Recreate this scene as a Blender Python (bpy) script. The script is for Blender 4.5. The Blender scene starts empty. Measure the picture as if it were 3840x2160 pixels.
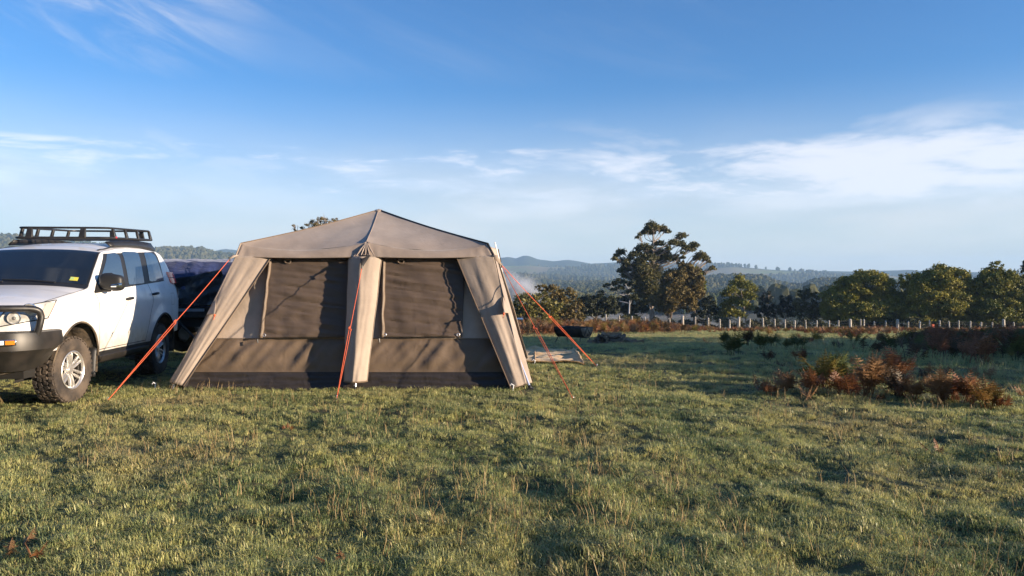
import bpy, bmesh, math, random
import numpy as np
from mathutils import Vector, Matrix, noise, Quaternion

random.seed(7); np.random.seed(7)
R = math.radians
scn = bpy.context.scene
COL = scn.collection

# ------------------------------------------------------------------ camera, sky, sun, exposure
F = 2880.0; HOR = 1050.0; CAMH = 1.45
PITCH = math.atan((1080 - HOR) / F)
cam_d = bpy.data.cameras.new('camera'); cam = bpy.data.objects.new('camera', cam_d); COL.objects.link(cam)
cam_d.sensor_width = 36.0; cam_d.lens = 36.0 * F / 3840.0
cam_d.clip_start = 0.05; cam_d.clip_end = 40000
cam.location = (0, 0, CAMH); cam.rotation_euler = (math.pi / 2 - PITCH, 0, 0)
scn.camera = cam
scn.view_settings.view_transform = 'Standard'; scn.view_settings.look = 'None'
scn.view_settings.gamma = 1.0; scn.view_settings.exposure = 1.2; scn.view_settings.use_curve_mapping = False
scn.cycles.volume_bounces = 1
scn.cycles.max_bounces = 8; scn.cycles.transparent_max_bounces = 8
scn.cycles.use_denoising = True

SUN_EL = R(10.0); SUN_AZ = R(19.0)         # azimuth measured from +X towards -Y (behind the viewer)
sun_dir = Vector((math.cos(SUN_EL) * math.cos(SUN_AZ), -math.cos(SUN_EL) * math.sin(SUN_AZ), math.sin(SUN_EL)))
sl = bpy.data.lights.new('sun', 'SUN'); sl.energy = 5.0; sl.angle = R(0.6); sl.color = (1.0, 0.80, 0.58)
so = bpy.data.objects.new('sun', sl); COL.objects.link(so)
so.rotation_euler = sun_dir.to_track_quat('Z', 'Y').to_euler()

world = bpy.data.worlds.new('World'); scn.world = world; world.use_nodes = True
wt = world.node_tree; wt.nodes.clear()
def N(t, kind, **kw):
    n = t.nodes.new(kind)
    for k, v in kw.items(): setattr(n, k, v)
    return n
def mathn(t, op, a, b=None, clamp=False):
    n = t.nodes.new('ShaderNodeMath'); n.operation = op; n.use_clamp = clamp
    for i, v in enumerate((a, b)):
        if v is None: continue
        if isinstance(v, (int, float)): n.inputs[i].default_value = v
        else: t.links.new(v, n.inputs[i])
    return n.outputs[0]
def maprange(t, v, a, b, c=0.0, d=1.0, smooth=True):
    n = t.nodes.new('ShaderNodeMapRange'); n.interpolation_type = 'SMOOTHSTEP' if smooth else 'LINEAR'
    t.links.new(v, n.inputs[0])
    for i, x in zip((1, 2, 3, 4), (a, b, c, d)): n.inputs[i].default_value = x
    return n.outputs[0]
sky = N(wt, 'ShaderNodeTexSky', sky_type='NISHITA', sun_disc=False)
sky.sun_elevation = SUN_EL
sky.sun_rotation = math.pi / 2 + SUN_AZ
sky.altitude = 300; sky.air_density = 1.0; sky.dust_density = 0.6; sky.ozone_density = 3.0
tc = N(wt, 'ShaderNodeTexCoord'); sep = N(wt, 'ShaderNodeSeparateXYZ'); wt.links.new(tc.outputs['Generated'], sep.inputs[0])
dx, dy, dz = sep.outputs
az = mathn(wt, 'ARCTAN2', dx, dy)
el = mathn(wt, 'ARCSINE', dz)
def skynoise(ax, ex, scale, detail, rough, seed, skew=0.0, dist=0.0):
    a = mathn(wt, 'MULTIPLY', az, ax); e = mathn(wt, 'MULTIPLY', el, ex)
    if skew: a = mathn(wt, 'ADD', a, mathn(wt, 'MULTIPLY', el, skew))
    if skew: e = mathn(wt, 'ADD', e, mathn(wt, 'MULTIPLY', az, skew * 0.6))
    c = N(wt, 'ShaderNodeCombineXYZ'); wt.links.new(a, c.inputs[0]); wt.links.new(e, c.inputs[1]); c.inputs[2].default_value = seed
    n = N(wt, 'ShaderNodeTexNoise'); n.inputs['Scale'].default_value = scale; n.inputs['Detail'].default_value = detail
    n.inputs['Roughness'].default_value = rough; n.inputs['Distortion'].default_value = dist
    wt.links.new(c.outputs[0], n.inputs['Vector']); return n.outputs['Fac']
# low banks of broken cloud 5 to 13 degrees above the horizon
big = skynoise(1.6, 1.2, 1.9, 2, 0.5, 3.1)
fine = skynoise(2.2, 9.0, 4.2, 8, 0.58, 7.7, 0.0, 0.25)
band = mathn(wt, 'MULTIPLY', maprange(wt, el, 0.04, 0.115), maprange(wt, el, 0.150, 0.222, 1, 0))
azup = maprange(wt, az, 0.0, 0.45, 0.0, 1.0)
thr = mathn(wt, 'ADD', mathn(wt, 'MULTIPLY', big, 0.35), mathn(wt, 'MULTIPLY', fine, 0.8))
thr = mathn(wt, 'ADD', thr, mathn(wt, 'MULTIPLY', azup, 0.20))
thr = mathn(wt, 'MULTIPLY', thr, band)
low = maprange(wt, thr, 0.42, 0.84, 0.0, 0.66)
# thin high cirrus streaks
cir = skynoise(5.0, 15.0, 1.0, 7, 0.62, 1.3, 6.0, 0.6)
cbig = skynoise(1.0, 1.0, 2.2, 1, 0.4, 5.2)
cm = mathn(wt, 'MULTIPLY', maprange(wt, cbig, 0.5, 0.66), mathn(wt, 'MULTIPLY', maprange(wt, el, 0.22, 0.28), maprange(wt, az, -0.28, -0.45, 0.12, 1.0)))
cirm = mathn(wt, 'MULTIPLY', maprange(wt, cir, 0.44, 0.80, 0.0, 0.65), cm)
# faint veil above the horizon
veil = mathn(wt, 'MULTIPLY', maprange(wt, el, 0.03, 0.255, 0.86, 0.0), maprange(wt, skynoise(1.2, 5.0, 2.5, 4, 0.5, 9.4), 0.25, 0.75, 0.62, 1.0))
soft = skynoise(1.5, 5.0, 3.0, 6, 0.55, 12.6, 0.0, 0.3)
softm = mathn(wt, 'MULTIPLY', mathn(wt, 'MULTIPLY', maprange(wt, el, 0.05, 0.11), maprange(wt, el, 0.15, 0.225, 1, 0)), maprange(wt, az, -0.45, 0.30, 0.55, 1.0))
softm = mathn(wt, 'MULTIPLY', softm, maprange(wt, soft, 0.36, 0.66, 0.0, 0.68))
low = mathn(wt, 'MAXIMUM', low, softm)
# long thin streaks of flat cloud at one height, broken up by noise
lev = mathn(wt, 'ABSOLUTE', mathn(wt, 'SUBTRACT', mathn(wt, 'SUBTRACT', el, mathn(wt, 'MULTIPLY', az, 0.018)), 0.160))
stn_ = skynoise(1.8, 11.0, 2.6, 7, 0.6, 21.3, 0.0, 0.4)
strk = mathn(wt, 'MULTIPLY', maprange(wt, lev, 0.004, 0.017, 1, 0), maprange(wt, stn_, 0.36, 0.60, 0.0, 0.62))
strk = mathn(wt, 'MULTIPLY', strk, maprange(wt, az, 0.0, 0.18, 1.0, 0.15))
low = mathn(wt, 'MAXIMUM', low, strk)
tot = mathn(wt, 'MAXIMUM', mathn(wt, 'MAXIMUM', low, cirm), veil)
mixs = N(wt, 'ShaderNodeMix', data_type='RGBA'); wt.links.new(tot, mixs.inputs[0])
gsky = N(wt, 'ShaderNodeMix', data_type='RGBA', blend_type='MULTIPLY'); gsky.inputs[0].default_value = 1.0; gsky.inputs[7].default_value = (0.57, 0.93, 1.28, 1)
wt.links.new(sky.outputs[0], gsky.inputs[6]); wt.links.new(gsky.outputs[2], mixs.inputs[6])
ccol = N(wt, 'ShaderNodeMix', data_type='RGBA')
wt.links.new(maprange(wt, mathn(wt, 'MAXIMUM', low, cirm), 0.1, 0.6), ccol.inputs[0])
ccol.inputs[6].default_value = (5.5, 5.35, 5.25, 1); ccol.inputs[7].default_value = (6.9, 6.6, 6.6, 1)
wt.links.new(ccol.outputs[2], mixs.inputs[7])
bg = N(wt, 'ShaderNodeBackground'); bg.inputs[1].default_value = 0.08
wt.links.new(mixs.outputs[2], bg.inputs[0])
wo = N(wt, 'ShaderNodeOutputWorld'); wt.links.new(bg.outputs[0], wo.inputs[0])

# ------------------------------------------------------------------ pixel rays (photo pixels -> world points, used to measure positions)
CP = Vector((0, 0, CAMH)); cth, sth = math.cos(PITCH), math.sin(PITCH)
def ray(px, py):
    u = (px - 1920) / F; v = (1080 - py) / F
    return Vector((u, cth + v * sth, -sth + v * cth))
def at(px, py, Y):
    d = ray(px, py); return CP + d * (Y / d.y)

# ------------------------------------------------------------------ ground shape
def sstep(a, b, x):
    t = min(1, max(0, (x - a) / (b - a))); return t * t * (3 - 2 * t)
def base_z(x, y):
    # flat round the camp, falling away past the tent, steeper past the fence
    r = y
    s1 = 0.0567
    if r < 11: z = 0.0
    elif r < 19: z = -s1 / 8 * (r - 11) ** 2 / 2
    else: z = -s1 * 4 - s1 * (r - 19)
    if r > 82: z -= 0.0009 * (r - 82) ** 2
    return z
def ground_z(x, y):
    z = base_z(x, y)
    d = math.hypot(x, y)
    k = 1.0 - 0.75 * math.exp(-(((x + 2.1) / 3.4) ** 4 + ((y - 11.8) / 2.6) ** 4))
    k *= 1.0 - 0.85 * math.exp(-(((x + 6.3) / 1.7) ** 4 + ((y - 10.3) / 3.0) ** 4))
    if d < 120:
        n = noise.noise(Vector((x * 1.3, y * 1.3, 1.7))) * 0.032 + noise.noise(Vector((x * 2.7, y * 2.7, 5.2))) * 0.066 + noise.noise(Vector((x * 5.5, y * 5.5, 7.2))) * 0.024
        n += noise.noise(Vector((x * 0.16, y * 0.16, 9.1))) * 0.06
        z += n * k
    return z
def ground_hit(px, py):
    d = ray(px, py); t = 2.0
    while t < 200:
        p = CP + d * t
        if p.z < base_z(p.x, p.y): break
        t += 0.02 if t < 30 else 0.2
    p = CP + d * t
    return Vector((p.x, p.y, ground_z(p.x, p.y)))

# ------------------------------------------------------------------ materials
MATS = {}
def new_mat(name):
    m = bpy.data.materials.new(name); m.use_nodes = True
    t = m.node_tree; b = t.nodes['Principled BSDF']; MATS[name] = m
    return m, t, b
def mat(name, col, rough=0.6, var=0.0, scale=8.0, bump=0.0, bscale=60.0, metal=0.0, coat=0.0, col2=None, detail=4, spec=0.5, stretch=None, trans=0.0, sheen=0.0):
    m, t, b = new_mat(name)
    b.inputs['Roughness'].default_value = rough; b.inputs['Metallic'].default_value = metal
    b.inputs['Coat Weight'].default_value = coat; b.inputs['Coat Roughness'].default_value = 0.08
    b.inputs['Specular IOR Level'].default_value = spec
    b.inputs['Sheen Weight'].default_value = sheen
    b.inputs['Base Color'].default_value = (*col, 1)
    tcn = t.nodes.new('ShaderNodeTexCoord'); vec = tcn.outputs['Object']
    if stretch:
        mp = t.nodes.new('ShaderNodeMapping'); mp.inputs['Scale'].default_value = stretch; t.links.new(vec, mp.inputs[0]); vec = mp.outputs[0]
    if var or col2:
        n = t.nodes.new('ShaderNodeTexNoise'); n.inputs['Scale'].default_value = scale; n.inputs['Detail'].default_value = detail
        t.links.new(vec, n.inputs['Vector'])
        mx = t.nodes.new('ShaderNodeMix'); mx.data_type = 'RGBA'
        f = maprange(t, n.outputs['Fac'], 0.32, 0.68)
        t.links.new(f, mx.inputs[0])
        c2 = col2 if col2 else tuple(min(1, c * (1 + var)) for c in col)
        c1 = col if col2 else tuple(c * (1 - var) for c in col)
        mx.inputs[6].default_value = (*c1, 1); mx.inputs[7].default_value = (*c2, 1)
        t.links.new(mx.outputs[2], b.inputs['Base Color'])
    if bump:
        n2 = t.nodes.new('ShaderNodeTexNoise'); n2.inputs['Scale'].default_value = bscale; n2.inputs['Detail'].default_value = 5
        t.links.new(vec, n2.inputs['Vector'])
        bp = t.nodes.new('ShaderNodeBump'); bp.inputs['Strength'].default_value = bump; bp.inputs['Distance'].default_value = 0.02
        t.links.new(n2.outputs['Fac'], bp.inputs['Height']); t.links.new(bp.outputs[0], b.inputs['Normal'])
    return m
def leaf_mat(name, c1, c2, trans=0.25, rough=0.55, nscale=1.2, c3=None, spec=0.3):
    """foliage: two colours mixed by position noise and by a per-instance random value, with some light through the leaf"""
    m, t, b = new_mat(name)
    g = t.nodes.new('ShaderNodeNewGeometry'); oi = t.nodes.new('ShaderNodeObjectInfo')
    n = t.nodes.new('ShaderNodeTexNoise'); n.inputs['Scale'].default_value = nscale; n.inputs['Detail'].default_value = 5
    n.inputs['Roughness'].default_value = 0.65
    t.links.new(g.outputs['Position'], n.inputs['Vector'])
    f = mathn(t, 'ADD', maprange(t, n.outputs['Fac'], 0.3, 0.7), mathn(t, 'MULTIPLY', mathn(t, 'SUBTRACT', oi.outputs['Random'], 0.5), 0.7), True)
    ri = mathn(t, 'MULTIPLY', mathn(t, 'SUBTRACT', g.outputs['Random Per Island'], 0.5), 0.8)
    f = mathn(t, 'ADD', f, ri, True)
    mx = t.nodes.new('ShaderNodeMix'); mx.data_type = 'RGBA'; t.links.new(f, mx.inputs[0])
    mx.inputs[6].default_value = (*c1, 1); mx.inputs[7].default_value = (*c2, 1)
    col = mx.outputs[2]
    if c3:
        m3 = t.nodes.new('ShaderNodeMix'); m3.data_type = 'RGBA'
        n3 = t.nodes.new('ShaderNodeTexNoise'); n3.inputs['Scale'].default_value = nscale * 0.45; n3.inputs['Detail'].default_value = 3
        t.links.new(g.outputs['Position'], n3.inputs['Vector'])
        f3 = mathn(t, 'ADD', maprange(t, n3.outputs['Fac'], 0.48, 0.75, 0, 0.5), maprange(t, g.outputs['Random Per Island'], 0.78, 0.95, 0, 0.6), True)
        t.links.new(f3, m3.inputs[0]); t.links.new(col, m3.inputs[6]); m3.inputs[7].default_value = (*c3, 1); col = m3.outputs[2]
    t.links.new(col, b.inputs['Base Color']); b.inputs['Roughness'].default_value = rough
    b.inputs['Specular IOR Level'].default_value = spec
    tr = t.nodes.new('ShaderNodeBsdfTranslucent'); t.links.new(col, tr.inputs[0])
    ms = t.nodes.new('ShaderNodeMixShader'); ms.inputs[0].default_value = trans
    t.links.new(b.outputs[0], ms.inputs[1]); t.links.new(tr.outputs[0], ms.inputs[2])
    t.links.new(ms.outputs[0], t.nodes['Material Output'].inputs[0])
    return m

# ------------------------------------------------------------------ mesh helpers
class MB:
    def __init__(s): s.v = []; s.f = []
    def add(s, vs, fs):
        o = len(s.v); s.v += [tuple(v) for v in vs]; s.f += [tuple(i + o for i in f) for f in fs]; return s
    def box(s, c, size, rot=None, taper=1.0):
        x, y, z = size[0] / 2, size[1] / 2, size[2] / 2
        vs = [Vector((sx * x * (taper if sz > 0 else 1), sy * y * (taper if sz > 0 else 1), sz * z)) for sz in (-1, 1) for sy in (-1, 1) for sx in (-1, 1)]
        if rot is not None: vs = [rot @ v for v in vs]
        c = Vector(c)
        return s.add([v + c for v in vs], [(0, 2, 3, 1), (4, 5, 7, 6), (0, 1, 5, 4), (2, 6, 7, 3), (0, 4, 6, 2), (1, 3, 7, 5)])
    def tube(s, pts, rad, n=8, cap=True, closed=False):
        pts = [Vector(p) for p in pts]; k = len(pts)
        if not hasattr(rad, '__len__'): rad = [rad] * k
        vs = []; fs = []; up = Vector((0, 0, 1)); prev = None
        for i, p in enumerate(pts):
            if closed: d = pts[(i + 1) % k] - pts[i - 1]
            else: d = pts[min(i + 1, k - 1)] - pts[max(i - 1, 0)]
            d = d.normalized() if d.length > 1e-9 else Vector((0, 0, 1))
            if prev is None:
                a = d.cross(Vector((0.03, 0.11, 1)) if abs(d.z) < 0.95 else Vector((1, 0.1, 0))).normalized()
            else:
                a = (prev - d * prev.dot(d)).normalized()
            prev = a; b = d.cross(a)
            for j in range(n):
                t = 2 * math.pi * j / n
                vs.append(p + (a * math.cos(t) + b * math.sin(t)) * rad[i])
        for i in range(k if closed else k - 1):
            for j in range(n):
                i2 = (i + 1) % k
                fs.append((i * n + j, i * n + (j + 1) % n, i2 * n + (j + 1) % n, i2 * n + j))
        if cap and not closed:
            fs.append(tuple(range(n - 1, -1, -1))); fs.append(tuple((k - 1) * n + j for j in range(n)))
        return s.add(vs, fs)
    def grid(s, fn, nu, nv):
        vs = [fn(i / nu, j / nv) for j in range(nv + 1) for i in range(nu + 1)]
        fs = [(j * (nu + 1) + i, j * (nu + 1) + i + 1, (j + 1) * (nu + 1) + i + 1, (j + 1) * (nu + 1) + i) for j in range(nv) for i in range(nu)]
        return s.add(vs, fs)
    def lathe(s, prof, n=32, axis='x', c=(0, 0, 0)):
        vs = []; k = len(prof); c = Vector(c)
        for j in range(n):
            t = 2 * math.pi * j / n
            for (r, h) in prof:
                if axis == 'x': p = Vector((h, r * math.cos(t), r * math.sin(t)))
                elif axis == 'y': p = Vector((r * math.cos(t), h, r * math.sin(t)))
                else: p = Vector((r * math.cos(t), r * math.sin(t), h))
                vs.append(p + c)
        fs = [(j * k + i, ((j + 1) % n) * k + i, ((j + 1) % n) * k + i + 1, j * k + i + 1) for j in range(n) for i in range(k - 1)]
        return s.add(vs, fs)
    def sphere(s, c, r, nu=12, nv=8):
        if not hasattr(r, '__len__'): r = (r, r, r)
        def fn(u, v):
            a = 2 * math.pi * u; b = math.pi * (v - 0.5)
            return Vector(c) + Vector((r[0] * math.cos(a) * math.cos(b), r[1] * math.sin(a) * math.cos(b), r[2] * math.sin(b)))
        return s.grid(fn, nu, nv)
    def mesh(s, name):
        me = bpy.data.meshes.new(name); me.from_pydata([tuple(v) for v in s.v], [], s.f); me.update(); return me
    def build(s, name, m, parent=None, smooth=True, angle=40, bevel=0.0, solid=0.0, weld=False):
        me = s.mesh(name)
        if weld:
            bm = bmesh.new(); bm.from_mesh(me); bmesh.ops.remove_doubles(bm, verts=bm.verts, dist=1e-4)
            bmesh.ops.recalc_face_normals(bm, faces=bm.faces); bm.to_mesh(me); bm.free()
        o = link(name, me, m, parent)
        if smooth:
            for p in me.polygons: p.use_smooth = True
            me.set_sharp_from_angle(angle=R(angle))
        if bevel:
            md = o.modifiers.new('bevel', 'BEVEL'); md.width = bevel; md.segments = 2; md.limit_method = 'ANGLE'
        if solid:
            md = o.modifiers.new('solid', 'SOLIDIFY'); md.thickness = solid; md.offset = -1
        return o
def link(name, me, m, parent=None):
    o = bpy.data.objects.new(name, me); COL.objects.link(o)
    if m is not None and not len(me.materials): me.materials.append(m if not isinstance(m, str) else MATS[m])
    if parent: o.parent = parent
    return o
def tag(o, label, cat, group=None, kind=None):
    o['label'] = label; o['category'] = cat
    if group: o['group'] = group
    if kind: o['kind'] = kind
    return o
def thing(name, label, cat, loc=(0, 0, 0), rz=0, group=None):
    o = bpy.data.objects.new(name, None); COL.objects.link(o); o.location = loc; o.rotation_euler = (0, 0, rz); o.empty_display_size = 0.2
    return tag(o, label, cat, group)
def smoothcurve(pts, n):
    """Catmull-Rom through pts"""
    P = [Vector(p) for p in pts]; P = [P[0] * 2 - P[1]] + P + [P[-1] * 2 - P[-2]]
    out = []; k = len(P) - 3
    for i in range(n + 1):
        t = i / n * k; j = min(int(t), k - 1); t -= j
        a, b, c, d = P[j:j + 4]
        out.append(0.5 * ((2 * b) + (c - a) * t + (2 * a - 5 * b + 4 * c - d) * t * t + (3 * b - a - 3 * c + d) * t ** 3))
    return out

# ------------------------------------------------------------------ ground and hills
def interp(x, xs, ys): return float(np.interp(x, xs, ys))
# crest lines of the ridges: photo pixel column, pixel row
def crest(px, table):
    xs = [a for a, b in table]; ys = [b for a, b in table]; return interp(px, xs, ys)
MOUNT = [(-3000, 1010), (-600, 985), (300, 985), (700, 965), (790, 952), (840, 940), (890, 944), (960, 975), (1300, 1000), (1700, 985), (1883, 966), (1910, 963), (1935, 969), (1955, 961), (1968, 957), (1990, 962), (2021, 974), (2048, 977), (2076, 981), (2126, 976), (2159, 979), (2214, 988), (2290, 984), (2310, 983), (2340, 988), (2500, 1002), (3200, 1022), (3416, 1016), (3470, 1022), (4200, 1030), (7000, 1020)]
FAR = [(-3000, 1000), (0, 1000), (900, 1000), (1600, 992), (1891, 986), (1979, 985), (2048, 990), (2319, 992), (2500, 988), (2640, 988), (2743, 987), (2873, 999), (3002, 1008), (3137, 1021), (3230, 1023), (3308, 1020), (3375, 1027), (3450, 1024), (3700, 1032), (4300, 1025), (7000, 1010)]
MID = [(-3000, 930), (-400, 915), (40, 918), (300, 930), (603, 944), (700, 942), (750, 941), (811, 956), (860, 960), (1000, 985), (1300, 1010), (1700, 1026), (1900, 1030), (2100, 1038), (2319, 1046), (2500, 1052), (2600, 1054), (2760, 1075), (3000, 1100), (3300, 1110), (4000, 1100), (7000, 1050)]
NEAR = [(-3000, 1090), (0, 1080), (900, 1080), (1900, 1100), (2050, 1082), (2200, 1068), (2420, 1060), (2640, 1046), (2760, 1043), (2847, 1044), (2930, 1070), (3000, 1078), (3054, 1060), (3137, 1054), (3300, 1062), (3600, 1075), (4300, 1060), (7000, 1050)]
FAR = [(a, b + 12) for a, b in FAR]; MID = [(a, b + 11) for a, b in MID]; NEAR = [(a, b + 14) for a, b in NEAR]
LAYERS = [(MOUNT, 3050, 380), (FAR, 2450, 560), (MID, 1650, 480), (NEAR, 1050, 280)]
def hill_z(x, y):
    r = math.hypot(x, y); a = math.atan2(x, y)
    zc = base_z(x, y if y > 0 else 0) if r < 120 else None
    px = 1920 + F * math.tan(max(-1.25, min(1.25, a)))
    px = max(-2900, min(6900, px))
    near = -0.0567 * 67 - 0.0009 * (min(r, 175) - 82) ** 2 if r > 82 else 0
    near = -3.8 + (-0.0009 * (min(r, 175) - 82) ** 2) - 0.0567 * (min(r, 175) - 82) if r > 82 else 0
    val = max(-20.0, near)
    z = val
    for tab, D, w in LAYERS:
        c = CAMH + (HOR - crest(px, tab)) / F * D * math.cos(min(1.2, abs(a)))** -0.0
        t = (r - D) / w
        t = t if t < 0 else t * 0.7
        b = math.exp(-t * t * 1.6)
        n = noise.fractal(Vector((x / w * 1.4, y / w * 1.4, D)), 1.0, 2.0, 4) * w * 0.022 * (1 - b * 0.75)
        zz = -20 + (c + 20) * b + n
        z = max(z, zz)
    return z
def blend_z(x, y):
    r = math.hypot(x, y)
    if y > 0 and r < 140:
        g = ground_z(x, y)
        if r < 90: return g
        return g + (hill_z(x, y) - g) * sstep(90, 140, r)
    if r < 140: return ground_z(x, max(y, 0)) + (hill_z(x, y) - ground_z(x, max(y, 0))) * sstep(60, 140, r)
    return hill_z(x, y)
azs = []
a = -180.0
while a < 180.0 - 1e-6:
    azs.append(R(a)); a += 0.28 if -42 <= a < 42 else 3.0
def rings(r0, r1, g):
    out = [r0]
    while out[-1] < r1: out.append(min(r1, out[-1] * g + 0.005))
    return out
def polar(name, rs, zf, center=False):
    mb = MB(); n = len(azs); vs = []; fs = []
    if center: vs.append((0, 0, zf(0, 0)))
    o = len(vs)
    for r in rs:
        for t in azs: x, y = r * math.sin(t), r * math.cos(t); vs.append((x, y, zf(x, y)))
    if center: fs += [(0, o + (j + 1) % n, o + j) for j in range(n)]
    for i in range(len(rs) - 1):
        for j in range(n):
            fs.append((o + i * n + j, o + i * n + (j + 1) % n, o + (i + 1) * n + (j + 1) % n, o + (i + 1) * n + j))
    mb.v = vs; mb.f = fs
    return mb
# ground material: damp soil and thatch between the tussocks, pasture colour far out
gm, t, b = new_mat('meadow_soil')
g = t.nodes.new('ShaderNodeNewGeometry')
n1 = t.nodes.new('ShaderNodeTexNoise'); n1.inputs['Scale'].default_value = 1.6; n1.inputs['Detail'].default_value = 8
n2 = t.nodes.new('ShaderNodeTexNoise'); n2.inputs['Scale'].default_value = 26; n2.inputs['Detail'].default_value = 6
t.links.new(g.outputs['Position'], n1.inputs['Vector']); t.links.new(g.outputs['Position'], n2.inputs['Vector'])
mx = t.nodes.new('ShaderNodeMix'); mx.data_type = 'RGBA'
t.links.new(maprange(t, n1.outputs['Fac'], 0.35, 0.65), mx.inputs[0]); mx.inputs[6].default_value = (0.060, 0.075, 0.030, 1); mx.inputs[7].default_value = (0.11, 0.11, 0.048, 1)
mx2 = t.nodes.new('ShaderNodeMix'); mx2.data_type = 'RGBA'
t.links.new(maprange(t, n2.outputs['Fac'], 0.45, 0.7), mx2.inputs[0]); t.links.new(mx.outputs[2], mx2.inputs[6]); mx2.inputs[7].default_value = (0.10, 0.085, 0.05, 1)
t.links.new(mx2.outputs[2], b.inputs['Base Color']); b.inputs['Roughness'].default_value = 0.9; b.inputs['Specular IOR Level'].default_value = 0.2
bp = t.nodes.new('ShaderNodeBump'); bp.inputs['Strength'].default_value = 0.6; bp.inputs['Distance'].default_value = 0.05
t.links.new(n2.outputs['Fac'], bp.inputs['Height']); t.links.new(bp.outputs[0], b.inputs['Normal'])
RS = rings(0.5, 100, 1.022)
go = polar('ground', RS, blend_z, True).build('ground', gm, smooth=True, angle=180)
go['kind'] = 'structure'
# hills: forest floor, pasture and bare paddocks
def pasture(x, y):
    r = math.hypot(x, y); px = 1920 + F * x / y if y > 1 else 0
    n = noise.fractal(Vector((x / 420, y / 300, 4.4)), 1.0, 2.0, 3)
    p = sstep(0.12, 0.30, n)
    if 1500 < r < 2500 and px > 2500: p = max(p, sstep(-0.35, 0.0, n) * sstep(2500, 2700, px))
    if 1150 < r < 1560 and 1850 < px < 2350: p = max(p, sstep(-0.05, 0.10, n))
    if r < 1250 and px > 2200: p = 0
    if px < 1500: p *= 0.15
    if r > 2700: p = 0.0
    return p
hm, t, b = new_mat('hill_country')
vc = t.nodes.new('ShaderNodeAttribute'); vc.attribute_name = 'pasture'
g = t.nodes.new('ShaderNodeNewGeometry')
n1 = t.nodes.new('ShaderNodeTexNoise'); n1.inputs['Scale'].default_value = 0.006; n1.inputs['Detail'].default_value = 6; t.links.new(g.outputs['Position'], n1.inputs['Vector'])
mx = t.nodes.new('ShaderNodeMix'); mx.data_type = 'RGBA'; t.links.new(maprange(t, n1.outputs['Fac'], 0.4, 0.62), mx.inputs[0])
mx.inputs[6].default_value = (0.20, 0.24, 0.09, 1); mx.inputs[7].default_value = (0.22, 0.18, 0.10, 1)
mx2 = t.nodes.new('ShaderNodeMix'); mx2.data_type = 'RGBA'; t.links.new(vc.outputs['Fac'], mx2.inputs[0])
mx2.inputs[6].default_value = (0.035, 0.045, 0.022, 1); t.links.new(mx.outputs[2], mx2.inputs[7])
t.links.new(mx2.outputs[2], b.inputs['Base Color']); b.inputs['Roughness'].default_value = 1.0; b.inputs['Specular IOR Level'].default_value = 0.0
RH = rings(100, 4000, 1.02)
hmb = polar('hills', RH, blend_z)
ho = hmb.build('hills', hm, smooth=True, angle=180); ho['kind'] = 'structure'
at_ = ho.data.attributes.new('pasture', 'FLOAT', 'POINT')
PV = [pasture(v[0], v[1]) for v in hmb.v]; at_.data.foreach_set('value', PV)

# ------------------------------------------------------------------ geometry-node scatter
def scatter(name, mb, dens, scale, protos, mat_none=None, tilt=0.25, seed=1, smin=0.7, smax=1.3, label=None, cat=None):
    me = mb.mesh(name + '_area')
    for nm, vals in (('dens', dens), ('size', scale)):
        a = me.attributes.new(nm, 'FLOAT', 'POINT'); a.data.foreach_set('value', vals)
    o = bpy.data.objects.new(name, me); COL.objects.link(o)
    pc = bpy.data.collections.new(name + '_kinds')
    for p in protos: pc.objects.link(p)
    ng = bpy.data.node_groups.new(name, 'GeometryNodeTree')
    ng.interface.new_socket('Geometry', in_out='INPUT', socket_type='NodeSocketGeometry')
    ng.interface.new_socket('Geometry', in_out='OUTPUT', socket_type='NodeSocketGeometry')
    gi = ng.nodes.new('NodeGroupInput'); gout = ng.nodes.new('NodeGroupOutput')
    dp = ng.nodes.new('GeometryNodeDistributePointsOnFaces'); dp.inputs['Seed'].default_value = seed
    da = ng.nodes.new('GeometryNodeInputNamedAttribute'); da.data_type = 'FLOAT'; da.inputs[0].default_value = 'dens'
    sa = ng.nodes.new('GeometryNodeInputNamedAttribute'); sa.data_type = 'FLOAT'; sa.inputs[0].default_value = 'size'
    ci = ng.nodes.new('GeometryNodeCollectionInfo'); ci.inputs[0].default_value = pc; ci.inputs[1].default_value = True; ci.inputs[2].default_value = True
    ip = ng.nodes.new('GeometryNodeInstanceOnPoints'); ip.inputs['Pick Instance'].default_value = True
    rr = ng.nodes.new('FunctionNodeRandomValue'); rr.data_type = 'FLOAT_VECTOR'
    rr.inputs[0].default_value = (-tilt, -tilt, 0); rr.inputs[1].default_value = (tilt, tilt, 6.2832); rr.inputs['Seed'].default_value = seed + 5
    rs = ng.nodes.new('FunctionNodeRandomValue'); rs.data_type = 'FLOAT'; rs.inputs[2].default_value = smin; rs.inputs[3].default_value = smax; rs.inputs['Seed'].default_value = seed + 9
    ml = ng.nodes.new('ShaderNodeMath'); ml.operation = 'MULTIPLY'
    L = ng.links.new
    L(gi.outputs[0], dp.inputs['Mesh']); L(da.outputs['Attribute'], dp.inputs['Density']); L(dp.outputs['Points'], ip.inputs['Points'])
    L(ci.outputs[0], ip.inputs['Instance']); L(rr.outputs[0], ip.inputs['Rotation'])
    L(rs.outputs[1], ml.inputs[0]); L(sa.outputs['Attribute'], ml.inputs[1]); L(ml.outputs[0], ip.inputs['Scale'])
    L(ip.outputs[0], gout.inputs[0])
    md = o.modifiers.new('scatter', 'NODES'); md.node_group = ng
    o['kind'] = 'stuff'
    if label: o['label'] = label; o['category'] = cat
    return o
def proto(name, mb, m, smooth=False):
    me = mb.mesh(name); me.materials.append(m)
    if smooth:
        for p in me.polygons: p.use_smooth = True
    return bpy.data.objects.new(name, me)

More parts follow.
